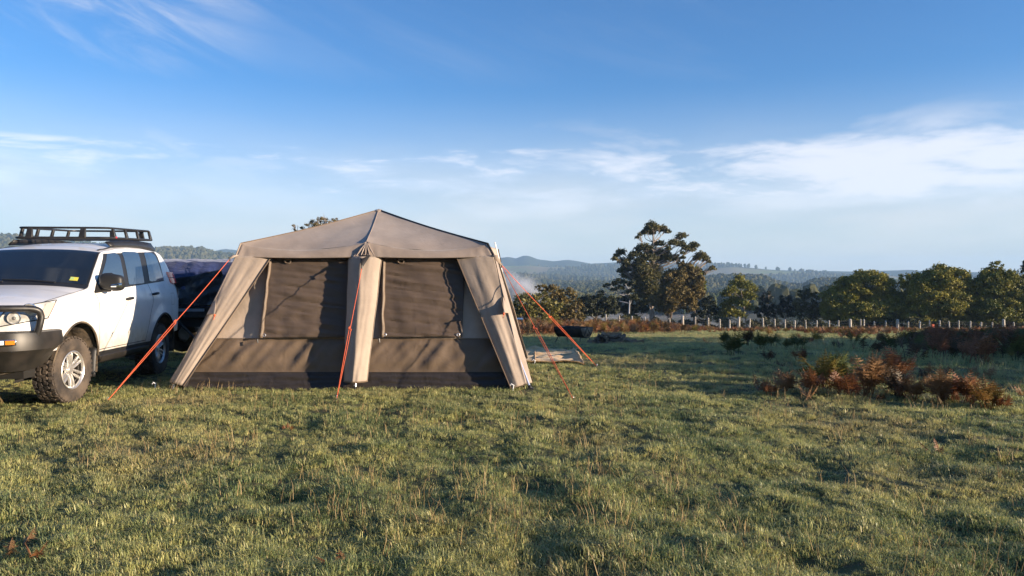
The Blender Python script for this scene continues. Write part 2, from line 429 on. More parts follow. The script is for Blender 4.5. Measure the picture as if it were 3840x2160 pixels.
# grass tussocks
def blade(mb, base, ang, h, w, lean, curl):
    d = Vector((math.cos(ang), math.sin(ang), 0)); s = Vector((-d.y, d.x, 0)) * (w / 2)
    p0 = base; p1 = base + d * (lean * 0.35 * h) + Vector((0, 0, h * 0.55)); p2 = base + d * ((lean + curl) * h * 0.8) + Vector((0, 0, h * (0.98 - 0.45 * (lean + curl) * 0.6)))
    mb.add([p0 - s, p0 + s, p1 + s * 0.85, p1 - s * 0.85, p2], [(0, 1, 2, 3), (3, 2, 4)])
def tuft(nb, rad, h, w, lean=0.6, comb=None):
    mb = MB()
    for i in range(nb):
        r = rad * math.sqrt(random.random()); t = random.uniform(0, 6.283)
        ang = (t + random.gauss(0, 0.9)) if comb is None else comb + random.gauss(0, 0.7)
        hh = h * random.uniform(0.5, 1.15)
        blade(mb, Vector((r * math.cos(t), r * math.sin(t), -0.01)), ang, hh, w * random.uniform(0.6, 1.3), random.uniform(0.15, 1.0) * lean, random.uniform(0.1, 0.8))
    return mb
grass_m = leaf_mat('grass_blade', (0.185, 0.250, 0.100), (0.570, 0.550, 0.210), trans=0.40, rough=0.45, nscale=0.9, c3=(0.55, 0.42, 0.22), spec=0.5)
dry_m = leaf_mat('dry_grass', (0.30, 0.22, 0.10), (0.42, 0.30, 0.15), trans=0.25, nscale=3)
protos = [proto('grass_tuft', tuft(46, 0.085, random.uniform(0.05, 0.085), 0.0052, random.uniform(0.5, 1.1)), grass_m) for k in range(7)]
protos += [proto('grass_tuft', tuft(40, 0.08, 0.075, 0.0055, 1.0, comb=0.0), grass_m) for k in range(2)]
TENT_C = (-2.08, 11.8)
def blocked(x, y):
    if abs(x + 2.08) < 2.36 - 0.1 and 10.22 < y < 13.4: return True
    if any((x - fx) ** 2 + (y - 10.0) ** 2 < 0.012 for fx in (-4.46, -2.06, 0.245)): return True
    if -1.2 < x < 1.32 and 13.5 < y < 15.6: return True
    return False
def patch(x_margin, y0, y1, dy0, densf, sizef):
    mb = MB(); dens = []; size = []
    y = y0; rows = []
    while y < y1: rows.append(y); y += dy0 * (y / y0)
    nx = 150
    for y in rows:
        hw = y * 0.70 + x_margin
        for i in range(nx + 1):
            x = -hw + 2 * hw * i / nx
            mb.v.append((x, y, blend_z(x, y)))
            dens.append(0.0 if blocked(x, y) else max(0.0, densf(x, y))); size.append(sizef(x, y))
    for j in range(len(rows) - 1):
        for i in range(nx): mb.f.append((j * (nx + 1) + i, j * (nx + 1) + i + 1, (j + 1) * (nx + 1) + i + 1, (j + 1) * (nx + 1) + i))
    return mb, dens, size
def gd(x, y):
    n = noise.noise(Vector((x * 1.3, y * 1.3, 21))) + 0.5 * noise.noise(Vector((x * 3.1, y * 3.1, 3)))
    return 1150 / max(y, 3.2) * (1.0 + 0.7 * n) * (0.5 + 0.5 * sstep(90, 40, y))
def gs(x, y):
    n = noise.noise(Vector((x * 0.8, y * 0.8, 33))); n2 = noise.noise(Vector((x * 2.2, y * 2.2, 8)))
    k = 0.95 + 0.35 * n + 0.40 * n2 + 0.35 * max(0, noise.noise(Vector((x * 1.1, y * 1.1, 66))))
    if -5.2 > x > -7.4 and 8 < y < 13: k *= 0.6
    return k * 0.80 * (0.85 + 0.018 * max(0, y - 6))
mb, dn, sz = patch(3.5, 2.6, 80, 0.06, gd, gs)
scatter('grass', mb, dn, sz, protos, tilt=0.22, seed=3, smin=0.65, smax=1.35)
# straw-coloured dead stalks standing in the grass
def stalk_tuft():
    mb = MB()
    for i in range(random.randint(3, 8)):
        t = random.uniform(0, 6.28)
        blade(mb, Vector((random.gauss(0, 0.04), random.gauss(0, 0.04), 0)), t, random.uniform(0.09, 0.20), 0.004, random.uniform(0, 0.5), random.uniform(0, 0.3))
    return mb
protos = [proto('dry_tuft', stalk_tuft(), dry_m) for k in range(6)]
def dd(x, y): return max(0, 26 / max(y, 3) * (0.25 + 2.2 * noise.noise(Vector((x * 0.7, y * 0.7, 50))) + 1.2 * noise.noise(Vector((x * 2.7, y * 2.7, 51))))) * 5.0
mb, dn, sz = patch(1.0, 3.0, 40, 0.3, dd, lambda x, y: 0.8 + 0.01 * y)
scatter('dry_grass', mb, dn, sz, protos, tilt=0.3, seed=8)

# forest on the hills
def blob(h, w):
    mb = MB(); sd = random.uniform(0, 99)
    def fn(u, v):
        a = 2 * math.pi * u; bb = math.pi * (v - 0.5)
        d = Vector((math.cos(a) * math.cos(bb), math.sin(a) * math.cos(bb), math.sin(bb)))
        if u >= 1: d = Vector((math.cos(bb), 0, math.sin(bb)))
        k = 1 + 0.45 * noise.noise(d * 2.2 + Vector((sd, 0, 0))) + 0.25 * noise.noise(d * 5 + Vector((0, sd, 0)))
        return Vector((d.x * w * k, d.y * w * k, h * 0.55 + d.z * h * 0.5 * k))
    mb.grid(fn, 9, 7); return mb
forest_m = leaf_mat('far_forest_foliage', (0.030, 0.045, 0.018), (0.085, 0.080, 0.034), trans=0.0, rough=0.9, nscale=0.01, spec=0.05)
protos = [proto('forest_tree', blob(random.uniform(12, 19), random.uniform(3.6, 6)), forest_m) for k in range(7)]
fmb = MB(); fmb.v = hmb.v; fmb.f = []; fd = []; fs_ = []
na = len(azs)
keep = [i for i, t_ in enumerate(azs) if -R(41) < t_ < R(41)]
nr = len(RH)
for i in range(nr - 1):
    if RH[i] < 330 or RH[i] > 2650: continue
    for j in keep: fmb.f.append((i * na + j, i * na + (j + 1) % na, (i + 1) * na + (j + 1) % na, (i + 1) * na + j))
for v, p in zip(hmb.v, PV):
    r = math.hypot(v[0], v[1]); k = 1.0 if r < 1000 else 1000 / r
    fd.append((0.022 * k if r < 1900 else 0.009 * k) * max(0.0, 1 - p * 1.6)); fs_.append(0.50 if r < 1300 else 0.58 if r < 2000 else 0.62)
scatter('far_forest', fmb, fd, fs_, protos, tilt=0.06, seed=4, smin=0.6, smax=1.35)

# ------------------------------------------------------------------ tent
def fabric(name, col, rough=0.75, var=0.12, crease=0.25, trans=0.0):
    m, t, b = new_mat(name)
    tcn = t.nodes.new('ShaderNodeTexCoord')
    n = t.nodes.new('ShaderNodeTexNoise'); n.inputs['Scale'].default_value = 2.3; n.inputs['Detail'].default_value = 8; n.inputs['Roughness'].default_value = 0.65
    t.links.new(tcn.outputs['Object'], n.inputs['Vector'])
    mx = t.nodes.new('ShaderNodeMix'); mx.data_type = 'RGBA'; t.links.new(maprange(t, n.outputs['Fac'], 0.3, 0.7), mx.inputs[0])
    mx.inputs[6].default_value = (*[c * (1 - var) for c in col], 1); mx.inputs[7].default_value = (*[min(1, c * (1 + var)) for c in col], 1)
    t.links.new(mx.outputs[2], b.inputs['Base Color']); b.inputs['Roughness'].default_value = rough; b.inputs['Specular IOR Level'].default_value = 0.35
    b.inputs['Sheen Weight'].default_value = 0.15
    w = t.nodes.new('ShaderNodeTexNoise'); w.inputs['Scale'].default_value = 6; w.inputs['Detail'].default_value = 2; w.inputs['Distortion'].default_value = 1.2
    t.links.new(tcn.outputs['Object'], w.inputs['Vector'])
    bp = t.nodes.new('ShaderNodeBump'); bp.inputs['Strength'].default_value = crease; bp.inputs['Distance'].default_value = 0.03
    t.links.new(w.outputs['Fac'], bp.inputs['Height']); t.links.new(bp.outputs[0], b.inputs['Normal'])
    return m
tan_m = fabric('tan_polyester', (0.350, 0.285, 0.234), crease=0.14)
wall_m = fabric('lightened_tan_polyester', (0.46, 0.375, 0.305), crease=0.14)  # same tan fabric, brightness added in the colour for the wall's grazing sun
roof_m = fabric('taupe_roof_polyester', (0.325, 0.262, 0.218), crease=0.10, rough=0.55, var=0.14)
brown_m = fabric('brown_polyester', (0.150, 0.108, 0.075), crease=0.22, rough=0.5)
win_m = fabric('dark_brown_window_cover', (0.100, 0.072, 0.054), crease=0.2, rough=0.5)
mud_m = fabric('black_mud_wall', (0.030, 0.025, 0.024), crease=0.5, rough=0.35)
bind_m = mat('black_binding', (0.015, 0.014, 0.014), 0.7)
alu_m = mat('brushed_aluminium', (0.80, 0.80, 0.82), 0.32, metal=0.9)
plast_m = mat('black_plastic', (0.02, 0.02, 0.022), 0.45)
rope_m = mat('orange_cord', (0.70, 0.13, 0.05), 0.6)
peg_m = mat('white_peg_plastic', (0.75, 0.76, 0.78), 0.5)

YF = 2 * 0 + CAMH * F / (1466 - HOR)          # depth of the front feet
FL = at(641, 1468, YF); FR = at(1990, 1466, YF); FC = at(1330, 1468, YF)
for p in (FL, FR, FC): p.z = 0.0
YK = YF + 0.46
KL = at(903, 913, YK); KR = at(1830, 914, YK); KC = at(1375, 905, YK)
YA = 11.78
AP = at(1420, 787, YA)
ZK = (KL.z + KR.z) / 2; SL = 0.46 / ZK
def back(p): return Vector((p.x, 2 * YA - p.y, p.z))
BFL, BFR, BFC, BKL, BKR, BKC = [back(p) for p in (FL, FR, FC, KL, KR, KC)]
PN = Vector((0, -1, SL)).normalized()
def TP(px, py, off=0.0):
    d = ray(px, py); P0 = Vector((0, YF + off, 0))
    return CP + d * ((P0 - CP).dot(PN) / d.dot(PN))
tent = thing('cabin_tent', 'large tan and brown two-window frame tent with orange guy ropes on the grass', 'tent', (TENT_C[0], YA, 0))
toff = Vector(tent.location)
def tb(mb, name, m, parent=None, **kw):
    mb.v = [tuple(Vector(v) - toff) for v in mb.v]
    return mb.build(name, m, parent or tent, **kw)
def lerp(a, b, t): return a + (b - a) * t
def nz(p, s, k=0): return noise.noise(Vector((p[0] * s, p[1] * s, p[2] * s + k)))
def quad_patch(a, b, c, d, nu, nv, disp=None):
    """a bottom-left, b bottom-right, c top-right, d top-left; disp(u,v,p) moves along the face normal"""
    n = (b - a).cross(d - a).normalized()
    def fn(u, v):
        p = lerp(lerp(a, b, u), lerp(d, c, u), v)
        return p + n * (disp(u, v, p) if disp else 0)
    return MB().grid(fn, nu, nv)
def edge(u): return min(1, 6 * u, 6 * (1 - u)) if 0 < u < 1 else 0
# roof: six panels meeting at the hub
def roof_panel(k0, k1, name, seed):
    def fn(u, v):
        e = lerp(k0, k1, u); p = lerp(e, AP, v)
        rim = max(0.0, math.sin(math.pi * min(1, max(0, u)))) ** 0.5
        sag = -0.05 * math.sin(math.pi * u) * (1 - v) * 1.0 - 0.025 * math.sin(math.pi * v) - 0.055 * rim * (max(0.0, 0.30 - v) / 0.30) ** 2
        wr = (0.006 * nz(p, 5, seed) + 0.010 * nz(p, 2.2, seed + 3)) * rim * (1 - v * 0.6)
        return p + Vector((0, 0, sag + wr))
    return MB().grid(fn, 28, 22)
roof_sets = [(KL, KC), (KC, KR), (KR, BKR), (BKR, BKC), (BKC, BKL), (BKL, KL)]
for i, (p, q) in enumerate(roof_sets):
    tb(roof_panel(p, q, 'roof', i * 7.1), 'roof_panel', roof_m, weld=True)
# eave band hanging below the roof edge
EV = 0.0
def eave(kx0, kx1, b0, b1, seed, nu=48):
    """starts tangent to the roof slope, rolls over the eave and hangs down"""
    nrm = (kx1 - kx0).cross(Vector((0, 0, 1))).normalized()
    def fn(u, v):
        s = math.sin(math.pi * u); e = min(u, 1 - u)
        tp = lerp(kx0, kx1, u) + Vector((0, 0, -0.05 * s - 0.055 * max(0.0, s) ** 0.5)); bot = lerp(b0, b1, u) + Vector((0, 0, -0.018 * s))
        ct = tp + nrm * (0.015 + 0.055 * max(0.0, s)) + Vector((0, 0, -0.045)); w = 1 - v
        p = tp * (1 - w) ** 2 + ct * (2 * w * (1 - w)) + bot * w * w
        pl = 0.014 * math.exp(-e * 12) * math.sin(e * 80 + v * 2) * w
        return p + nrm * (0.012 * nz((p.x, p.y, p.z * 3), 4, seed) * s * w + pl + 0.006 * noise.noise(Vector((p.x * 2 + p.z * 9, p.z * 4, seed))) * w)
    return MB().grid(fn, nu, 14)
E0 = TP(884, 962, -0.03); E1 = TP(1371, 963, -0.05); E2 = TP(1853, 962, -0.03)
BE0, BE1, BE2 = back(E0), back(E1), back(E2)
ev_sets = [(KL, KC, E0, E1), (KC, KR, E1, E2), (KR, BKR, E2, BE2), (BKR, BKC, BE2, BE1), (BKC, BKL, BE1, BE0), (BKL, KL, BE0, E0)]
for i, s in enumerate(ev_sets): tb(eave(*s, seed=i * 3.3), 'eave_band', roof_m if i else roof_m, solid=0.004)
# front wall in three bands
def wallp(px, py): return TP(px, py, 0.15)
def left_x(py): return interp(py, [930, 1460], [915, 655]); 
def right_x(py): return interp(py, [930, 1460], [1822, 1968])
def band_patch(y0, y1, disp, nu=110, nv=26, pf=wallp):
    return quad_patch(pf(left_x(y1), y1), pf(right_x(y1), y1), pf(right_x(y0), y0), pf(left_x(y0), y0), nu, nv, disp)
def diag(p, k, s=1.0):  # long soft diagonal creases
    a = p.x * 0.75 + p.z * -0.62
    return noise.noise(Vector((a * 9 * s, (p.x * 0.6 + p.z * 0.8) * 1.7, k)))
tb(band_patch(935, 1268, lambda u, v, p: 0.014 * nz(p, 3, 1) + 0.010 * diag(p, 3)), 'upper_wall', wall_m)
tb(band_patch(1268, 1397, lambda u, v, p: (0.032 * diag(p, 7, 1.1) + 0.012 * nz(p, 7, 2) + 0.02 * math.sin(math.pi * v)) * edge(v)), 'lower_wall', brown_m)
def mudp(px, py): return TP(px, py, 0.10 if py > 1430 else 0.14)
tb(band_patch(1397, 1464, lambda u, v, p: (0.022 * noise.noise(Vector((p.x * 2.5, p.z * 22, 5))) + 0.012 * nz(p, 9, 4)) * edge(v), nv=16, pf=mudp), 'mud_wall', mud_m)
# seam piping between the bands
for y in (1268, 1397):
    tb(MB().tube([TP(left_x(y) + (right_x(y) - left_x(y)) * i / 30, y, 0.142) for i in range(31)], 0.006, 6), 'seam_piping', tan_m if y == 1268 else bind_m)
# window covers with their zip strips, eyelets and top ties
def wincover(tl, tr, br, bl, seed):
    a, b_, c, d = TP(*bl, 0.085), TP(*br, 0.115), TP(*tr, 0.12), TP(*tl, 0.09)
    def dsp(u, v, p):
        hw = noise.noise(Vector((p.x * 0.9 + p.z * 0.5, p.z * 11 + p.x * 1.1, seed)))
        fine_ = noise.noise(Vector((p.x * 3.0, p.z * 26 + p.x * 3, seed + 4)))
        return (0.040 * hw * (0.25 + 0.75 * v) + 0.016 * fine_ + 0.016 * nz(p, 6, seed) * (1 - v) + 0.02 * math.sin(math.pi * u)) * (0.3 + 0.7 * edge(u))
    w = tb(quad_patch(a, b_, c, d, 70, 60, dsp), 'window_cover', win_m, solid=0.004)
    # zip strip on the left border
    def strip(u, v):
        p = lerp(a, d, v); wd = 0.055 + 0.02 * noise.noise(Vector((0, v * 5, seed)))
        return p + Vector((-0.02 + wd * u, -0.012 - 0.022 * math.sin(math.pi * u) - 0.012 * noise.noise(Vector((0, v * 9, seed))), 0))
    tb(MB().grid(strip, 4, 30), 'zip_strip', tan_m if False else brown_m, w, solid=0.003)
    for q in (lerp(lerp(a, b_, 0.045), d, 0.03), lerp(lerp(a, b_, 0.95), c, 0.03)):
        ring = [q + Vector((0.018 * math.cos(t), -0.02, 0.018 * math.sin(t))) for t in np.linspace(0, 2 * math.pi, 13)[:-1]]
        tb(MB().tube(ring, 0.005, 6, closed=True), 'eyelet', alu_m, w)
    tie = lerp(d, c, 0.22) + Vector((0, -0.03, -0.03))
    tb(MB().tube([tie + Vector((0.05 * math.cos(t) * 0.8, -0.01, 0.028 * math.sin(t))) for t in np.linspace(0, 2 * math.pi, 11)[:-1]], 0.012, 6, closed=True), 'tie_loop', brown_m, w)
    tgl = a + Vector((-0.03, -0.03, -0.02))
    tb(MB().tube([tgl, tgl + Vector((0.01, -0.01, -0.05))], [0.014, 0.009], 6), 'zip_toggle', plast_m, w)
    return w
wincover((1012, 972), (1330, 972), (1330, 1266), (976, 1266), 3.0)
wincover((1437, 972), (1745, 972), (1733, 1264), (1431, 1264), 11.0)
# dark recess line at the top of each window bay
# corner and centre wings: the fly fabric that wraps each leg
def folds(s, v, seed, k=5.0, amp=0.02):
    return amp * (1.0 * noise.noise(Vector((s * k * 0.62 + v * 0.5, v * 1.1, seed))) + 0.42 * noise.noise(Vector((s * k * 1.4 - v * 1.1, v * 2.4, seed + 2))) + 0.10 * noise.noise(Vector((s * k * 2 + v * 3, v * 6, seed + 5))))
def wing(bo, bi, ti, to, seed, amp=0.03, bow=0.05, k=5.0, nu=44, nv=50, name='corner_wing'):
    """outer edge bo->to lies on the leg, inner edge bi->ti is free"""
    n = (bi - bo).cross(to - bo).normalized()
    if n.y > 0 and abs(n.y) > abs(n.x): n = -n
    def fn(u, v):
        p = lerp(lerp(bo, bi, u), lerp(to, ti, u), v)
        return p + n * (folds(u, v, seed, k, amp) * (0.25 + 0.75 * math.sin(math.pi * min(1, v * 0.9 + 0.08))) + bow * math.sin(math.pi * u) * (1 - 0.6 * v))
    return MB().grid(fn, nu, nv)
def add_wing(bo, bi, ti, to, seed, **kw):
    w = tb(wing(bo, bi, ti, to, seed, **kw), 'corner_wing', tan_m, solid=0.004)
    pts = [lerp(bi, ti, i / 24) for i in range(25)]
    tb(MB().tube([p + Vector((0, -0.012, 0)) for p in pts], 0.0075, 6), 'edge_binding', brown_m, w)
    tb(MB().tube([lerp(bo, bi, i / 6) for i in range(7)], 0.010, 6), 'hem', brown_m, w)
    return w
# front left
lwb = TP(643, 1436, -0.04); lwt = TP(884, 958, -0.05)
add_wing(lwb, TP(690, 1447, -0.03), TP(1018, 965, 0.02), lwt, 2.0, amp=0.030, bow=0.03, k=4.5)
# front right
rwb = TP(1973, 1440, -0.03); rwt = TP(1850, 958, -0.04)
add_wing(rwb, TP(1916, 1458, -0.03), TP(1712, 965, 0.02), rwt, 9.0, amp=0.028, bow=0.02, k=3.6)
# side wings of the front legs (turning the corner) and all four rear ones
def side_wing(bo, to, sgn, seed, rear=False):
    s = -1 if rear else 1
    bo = bo + Vector((-0.012 * sgn, 0.004 * s, 0)); to = to + Vector((-0.012 * sgn, 0.004 * s, 0))
    bi = bo + Vector((0.085 * sgn, 0.16 * s, -0.01)); ti = to + Vector((0.03 * sgn, 0.85 * s, 0.02))
    n = Vector((sgn, 0, 0.3)).normalized()
    def fn(u, v):
        p = lerp(lerp(bo, bi, u), lerp(to, ti, u), v)
        return p + n * (folds(u, v, seed, 4.0, 0.03) + 0.03 * math.sin(math.pi * u) * (1 - v))
    w = tb(MB().grid(fn, 26, 36), 'corner_wing', tan_m, solid=0.004)
    tb(MB().tube([lerp(bi, ti, i / 20) for i in range(21)], 0.008, 6), 'edge_binding', bind_m, w)
for b0_, t0_, sg, sd, rr in ((rwb, rwt, 1, 4.0, False), (lwb, lwt, -1, 5.0, False), (back(rwb), back(rwt), 1, 6.0, True), (back(lwb), back(lwt), -1, 7.0, True)): side_wing(b0_, t0_, sg, sd, rr)
add_wing(back(rwb), back(TP(1916, 1458, -0.03)), back(TP(1712, 965, 0.02)), back(rwt), 19.0, amp=0.03)
add_wing(back(lwb), back(TP(690, 1447, -0.03)), back(TP(1018, 965, 0.02)), back(lwt), 29.0, amp=0.03)
# centre wing folded round the middle pole, front and rear
def centre_wing(mirror):
    a, b_, c, d = TP(1290, 1429, 0.02), TP(1377, 1429, 0.02), TP(1433, 963, 0.03), TP(1306, 963, 0.03)
    def fn(u, v):
        p = lerp(lerp(a, b_, u), lerp(d, c, u), v)
        bulge = 0.13 * math.sin(math.pi * u) ** 0.7
        f = folds(u, v, 41.0, 4.6, 0.036) * (0.3 + 0.7 * math.sin(math.pi * min(1, max(0, u))))
        p = p + Vector((0.012 * noise.noise(Vector((u * 3, v * 4, 7))), -bulge - f, 0))
        return back(p) if mirror else p
    w = tb(MB().grid(fn, 40, 60), 'centre_wing', tan_m, solid=0.004)
    for u in (0, 1):
        tb(MB().tube([Vector(fn(u, i / 24)) + Vector((0, -0.006 if not mirror else 0.006, 0)) for i in range(25)], 0.007, 6), 'edge_binding', brown_m, w)
    tb(MB().tube([Vector(fn(i / 12, 0)) for i in range(13)], 0.010, 6), 'hem', brown_m, w)
centre_wing(False); centre_wing(True)
# side and rear walls
def side_wall(f0, k0, f1, k1, inset):
    c = (f0 + f1 + k0 + k1) / 4; mid = Vector((TENT_C[0], YA, c.z)); inn = (mid - c); inn.z = 0; inn = inn.normalized() * inset
    for z0, z1, m, nm in ((0.0, 0.13, mud_m, 'mud_wall'), (0.13, 0.40, brown_m, 'lower_wall'), (0.40, 0.97, tan_m, 'upper_wall')):
        a, b_, c_, d = lerp(f0, k0, z0) + inn, lerp(f1, k1, z0) + inn, lerp(f1, k1, z1) + inn, lerp(f0, k0, z1) + inn
        tb(quad_patch(a, b_, c_, d, 30, 10, lambda u, v, p: 0.012 * nz(p, 4, 6) * edge(v)), nm, m)
side_wall(FR, KR, BFR, BKR, 0.14); side_wall(FL, KL, BFL, BKL, 0.14); side_wall(BFL, BKL, BFR, BKR, 0.14)
# poles, feet and knuckles
for ft, kn in ((FL, KL), (FR, KR), (FC, KC), (BFL, BKL), (BFR, BKR), (BFC, BKC)):
    g0 = Vector((ft.x, ft.y, ground_z(ft.x, ft.y) - 0.01))
    inw = Vector((TENT_C[0] - kn.x, 0, 0)); inw = inw.normalized() * 0.09 if inw.length > 0.5 else Vector(); inw.y = 0.10 if ft.y < YA else -0.10
    pl = tb(MB().tube([g0, lerp(g0, kn, 0.5) + inw, kn + inw - Vector((0, 0, 0.03))], 0.019, 10), 'leg_pole', alu_m)
    tb(MB().box(g0 + Vector((0, 0, 0.018)), (0.075, 0.075, 0.02)).tube([g0 + Vector((0, 0, 0.02)), lerp(g0, kn, 0.03)], 0.022, 8), 'foot', plast_m, pl, bevel=0.004)
for kn in (KL, KR, KC, BKL, BKR, BKC):
    tb(MB().tube([kn - Vector((0, 0, 0.05)), lerp(kn, AP, 0.5) - Vector((0, 0, 0.09)), AP - Vector((0, 0, 0.05))], 0.012, 8), 'roof_pole', alu_m)
tb(MB().lathe([(0, -0.07), (0.06, -0.07), (0.07, -0.02), (0.045, 0.004), (0, 0.008)], 16, 'z', AP), 'hub_cap', roof_m)
# hip seams: dark binding along the roof folds
for kn, m_ in ((KR, bind_m), (KL, brown_m), (KC, roof_m), (BKR, bind_m), (BKL, bind_m), (BKC, roof_m)):
    tb(MB().tube([lerp(kn, AP, i / 16) + Vector((0, 0, -0.025 * math.sin(math.pi * i / 16) + 0.004)) for i in range(17)], 0.011 if m_ is bind_m else (0.004 if m_ is roof_m else 0.008), 6), 'hip_seam', m_)
for kn, e, m_ in ((KR, E2, bind_m), (KL, E0, tan_m), (BKR, BE2, bind_m), (BKL, BE0, bind_m)):
    tb(MB().tube([lerp(kn, e, i / 6) for i in range(7)], 0.012, 6), 'corner_seam', m_)
# gathered pleats where the centre seam meets the eave
for i in range(5):
    s = (i - 2) * 0.028
    tb(MB().tube([KC + Vector((s * 0.2, -0.01, -0.03)), lerp(KC, E1, 0.55) + Vector((s * 1.2, -0.03, 0)), E1 + Vector((s * 2.2, -0.02, 0.01))], [0.006, 0.013, 0.005], 6), 'pleat', roof_m)
# guy tabs: black webbing triangles under the eave
GP = {'left': at(861, 972, YK - 0.12), 'centre': TP(1357, 1004, -0.20), 'right': at(1881, 996, YK - 0.02)}
for key, e, sp in (('left', E0, 0.05), ('centre', E1, 0.07), ('right', E2, 0.05)):
    gp = GP[key]; a_ = e + Vector((-sp, -0.02, 0.02)); b_ = e + Vector((sp, -0.02, 0.02))
    mbt = MB().add([a_, b_, gp + Vector((0.008, 0, 0)), gp + Vector((-0.008, 0, 0))], [(0, 1, 2, 3)])
    tb(mbt, 'guy_tab', tan_m if key != 'centre' else bind_m, solid=0.004)
    tb(MB().tube([gp + Vector((0, 0, 0.03)), gp + Vector((0, 0, -0.03))], [0.012, 0.012], 6), 'tab_buckle', plast_m)
# grey canopy corner at the far right of the tent, standing proud of the rear knuckle
RKc = BKR + Vector((0.02, -0.05, 0.02))
def awn(u, v):
    p = RKc + Vector((-0.35 + 0.42 * u, -0.25 + 0.3 * u, 0.03 - 0.02 * u - 0.22 * v * (0.4 + 0.6 * u)))
    return p + Vector((0.05 * v * u, -0.02 * v, 0.03 * math.sin(math.pi * u) * (1 - v)))
tb(MB().grid(awn, 14, 10), 'canopy_corner', roof_m, solid=0.005)
tb(MB().tube([Vector(awn(1, i / 10)) for i in range(11)], 0.012, 6), 'canopy_edge', bind_m)
tb(MB().tube([RKc + Vector((0.02, -0.1, 0.12)), lerp(BKR, BFR, 0.5) + Vector((0.03, -0.12, 0))], 0.010, 8), 'prop_pole', alu_m)
# hanging vent covers on the wings with an orange toggle each
def vent(p0, dirx, dn, name):
    a_ = p0; b_ = p0 + dn; c_ = b_ + dirx; 
    n_ = 10
    def fn(u, v):
        p = lerp(a_, lerp(b_, c_, u), v); return p + Vector((0, -0.02 * math.sin(math.pi * u) * v, 0))
    o = tb(MB().grid(fn, n_, n_), 'vent_cover', tan_m, solid=0.004)
    q = c_ + Vector((0.0, -0.01, -0.015))
    tb(MB().sphere(q, 0.017, 8, 6).tube([q, q + Vector((-0.01, -0.01, -0.06))], 0.005, 5), 'toggle', rope_m, o)
vr = TP(1886, 1112, -0.03)
vent(vr, TP(1889, 1172, -0.19) - TP(1914, 1174, -0.05), TP(1914, 1174, -0.05) - vr, 'right')
vl = TP(812, 1118, -0.03)
vent(vl, TP(806, 1178, -0.14) - TP(775, 1182, -0.04), TP(775, 1182, -0.04) - vl, 'left')

# guy ropes: each with its tensioner and peg
def guy(name_key, top, foot_px, label, frac=0.52, twin=True):
    g0 = ground_hit(*foot_px); g0.z = ground_z(g0.x, g0.y) + 0.02
    th = thing('guy_rope', label, 'rope', (g0.x, g0.y, g0.z), 0, 'orange guy ropes of the tent'); L0 = Vector(th.location)
    m_ = lerp(g0, top, frac); side = (top - g0).cross(Vector((0, 1, 0))).normalized() * 0.012
    sag = lambda t: Vector((0, 0, -0.02 * math.sin(math.pi * t)))
    MB().tube([lerp(m_, top, i / 12) + sag(i / 12) * 0.4 - L0 for i in range(13)], 0.0043, 6).build('cord', rope_m, th)
    MB().tube([lerp(g0, m_, i / 8) + side * math.sin(math.pi * min(1, (i / 8) * 0.5 + 0.0)) - L0 for i in range(9)], 0.0038, 6).build('lower_strand', rope_m, th)
    MB().tube([lerp(g0, m_, i / 8) - side * math.sin(math.pi * min(1, (i / 8) * 0.5 + 0.0)) - L0 for i in range(9)], 0.0038, 6).build('lower_strand', rope_m, th)
    dr = (top - g0).normalized()
    MB().tube([m_ - dr * 0.02 - side * 1.5 - L0, m_ + side * 1.5 - L0, m_ + dr * 0.03 + side - L0], 0.009, 6).build('tensioner', rope_m, th)
    MB().tube([g0 + Vector((0, 0, 0.03)) - L0 - Vector((dr.x, dr.y, 0)) * 0.03, g0 - L0 + Vector((0, 0, -0.12)) + Vector((dr.x, dr.y, 0)) * 0.06], 0.004, 6).sphere(g0 - L0 + Vector((0, 0, 0.03)), 0.007, 8, 6).build('peg', alu_m, th)
guy('l', GP['left'], (405, 1512), 'orange guy rope crossing in front of the white car door')
guy('c', GP['centre'], (1263, 1516), 'orange guy rope down the middle of the tent front', 0.50)
guy('r', GP['right'], (2150, 1506), 'orange guy rope right of the tent, pegged nearest the viewer', 0.50)
guy('s', GP['right'] + Vector((0.01, 0.03, 0)), (2237, 1370), 'orange guy rope right of the tent, pegged beyond the tan mat', 0.55)
guy('b', BE0 + Vector((-0.05, 0.02, 0)), (1, 1), '', ) if False else None
# small pegs along the tent's foot
pegs = [((1920, 1470), 'white peg under the right front corner of the tent'), ((1286, 1458), 'white peg left of the tent centre pole'), ((1372, 1458), 'white peg right of the tent centre pole'), ((578, 1462), 'white peg lying left of the tent corner'), ((2002, 1366), 'white peg by the rear right tent corner')]
for (px, py), lb in pegs:
    g0 = ground_hit(px, py)
    p = MB().tube([Vector((0, 0, -0.08)), Vector((0.015, 0, 0.04)), Vector((0.02, 0, 0.075))], 0.008, 6).tube([Vector((0.02, 0, 0.07)), Vector((-0.01, 0, 0.09)), Vector((-0.025, 0, 0.07))], 0.008, 6).sphere((0.02, 0, 0.07), 0.010, 8, 6)
    o = p.build('tent_peg', peg_m); o.location = g0; tag(o, lb, 'tent peg', 'pegs round the tent')

# ------------------------------------------------------------------ white four-wheel drive
paint_m, t, b = new_mat('white_car_paint')
tcn = t.nodes.new('ShaderNodeTexCoord')
n = t.nodes.new('ShaderNodeTexNoise'); n.inputs['Scale'].default_value = 5; n.inputs['Detail'].default_value = 8; n.inputs['Roughness'].default_value = 0.7; t.links.new(tcn.outputs['Object'], n.inputs['Vector'])
mx = t.nodes.new('ShaderNodeMix'); mx.data_type = 'RGBA'; t.links.new(maprange(t, n.outputs['Fac'], 0.5, 0.75, 0, 0.5), mx.inputs[0]); mx.inputs[6].default_value = (0.80, 0.79, 0.77, 1); mx.inputs[7].default_value = (0.62, 0.58, 0.53, 1)
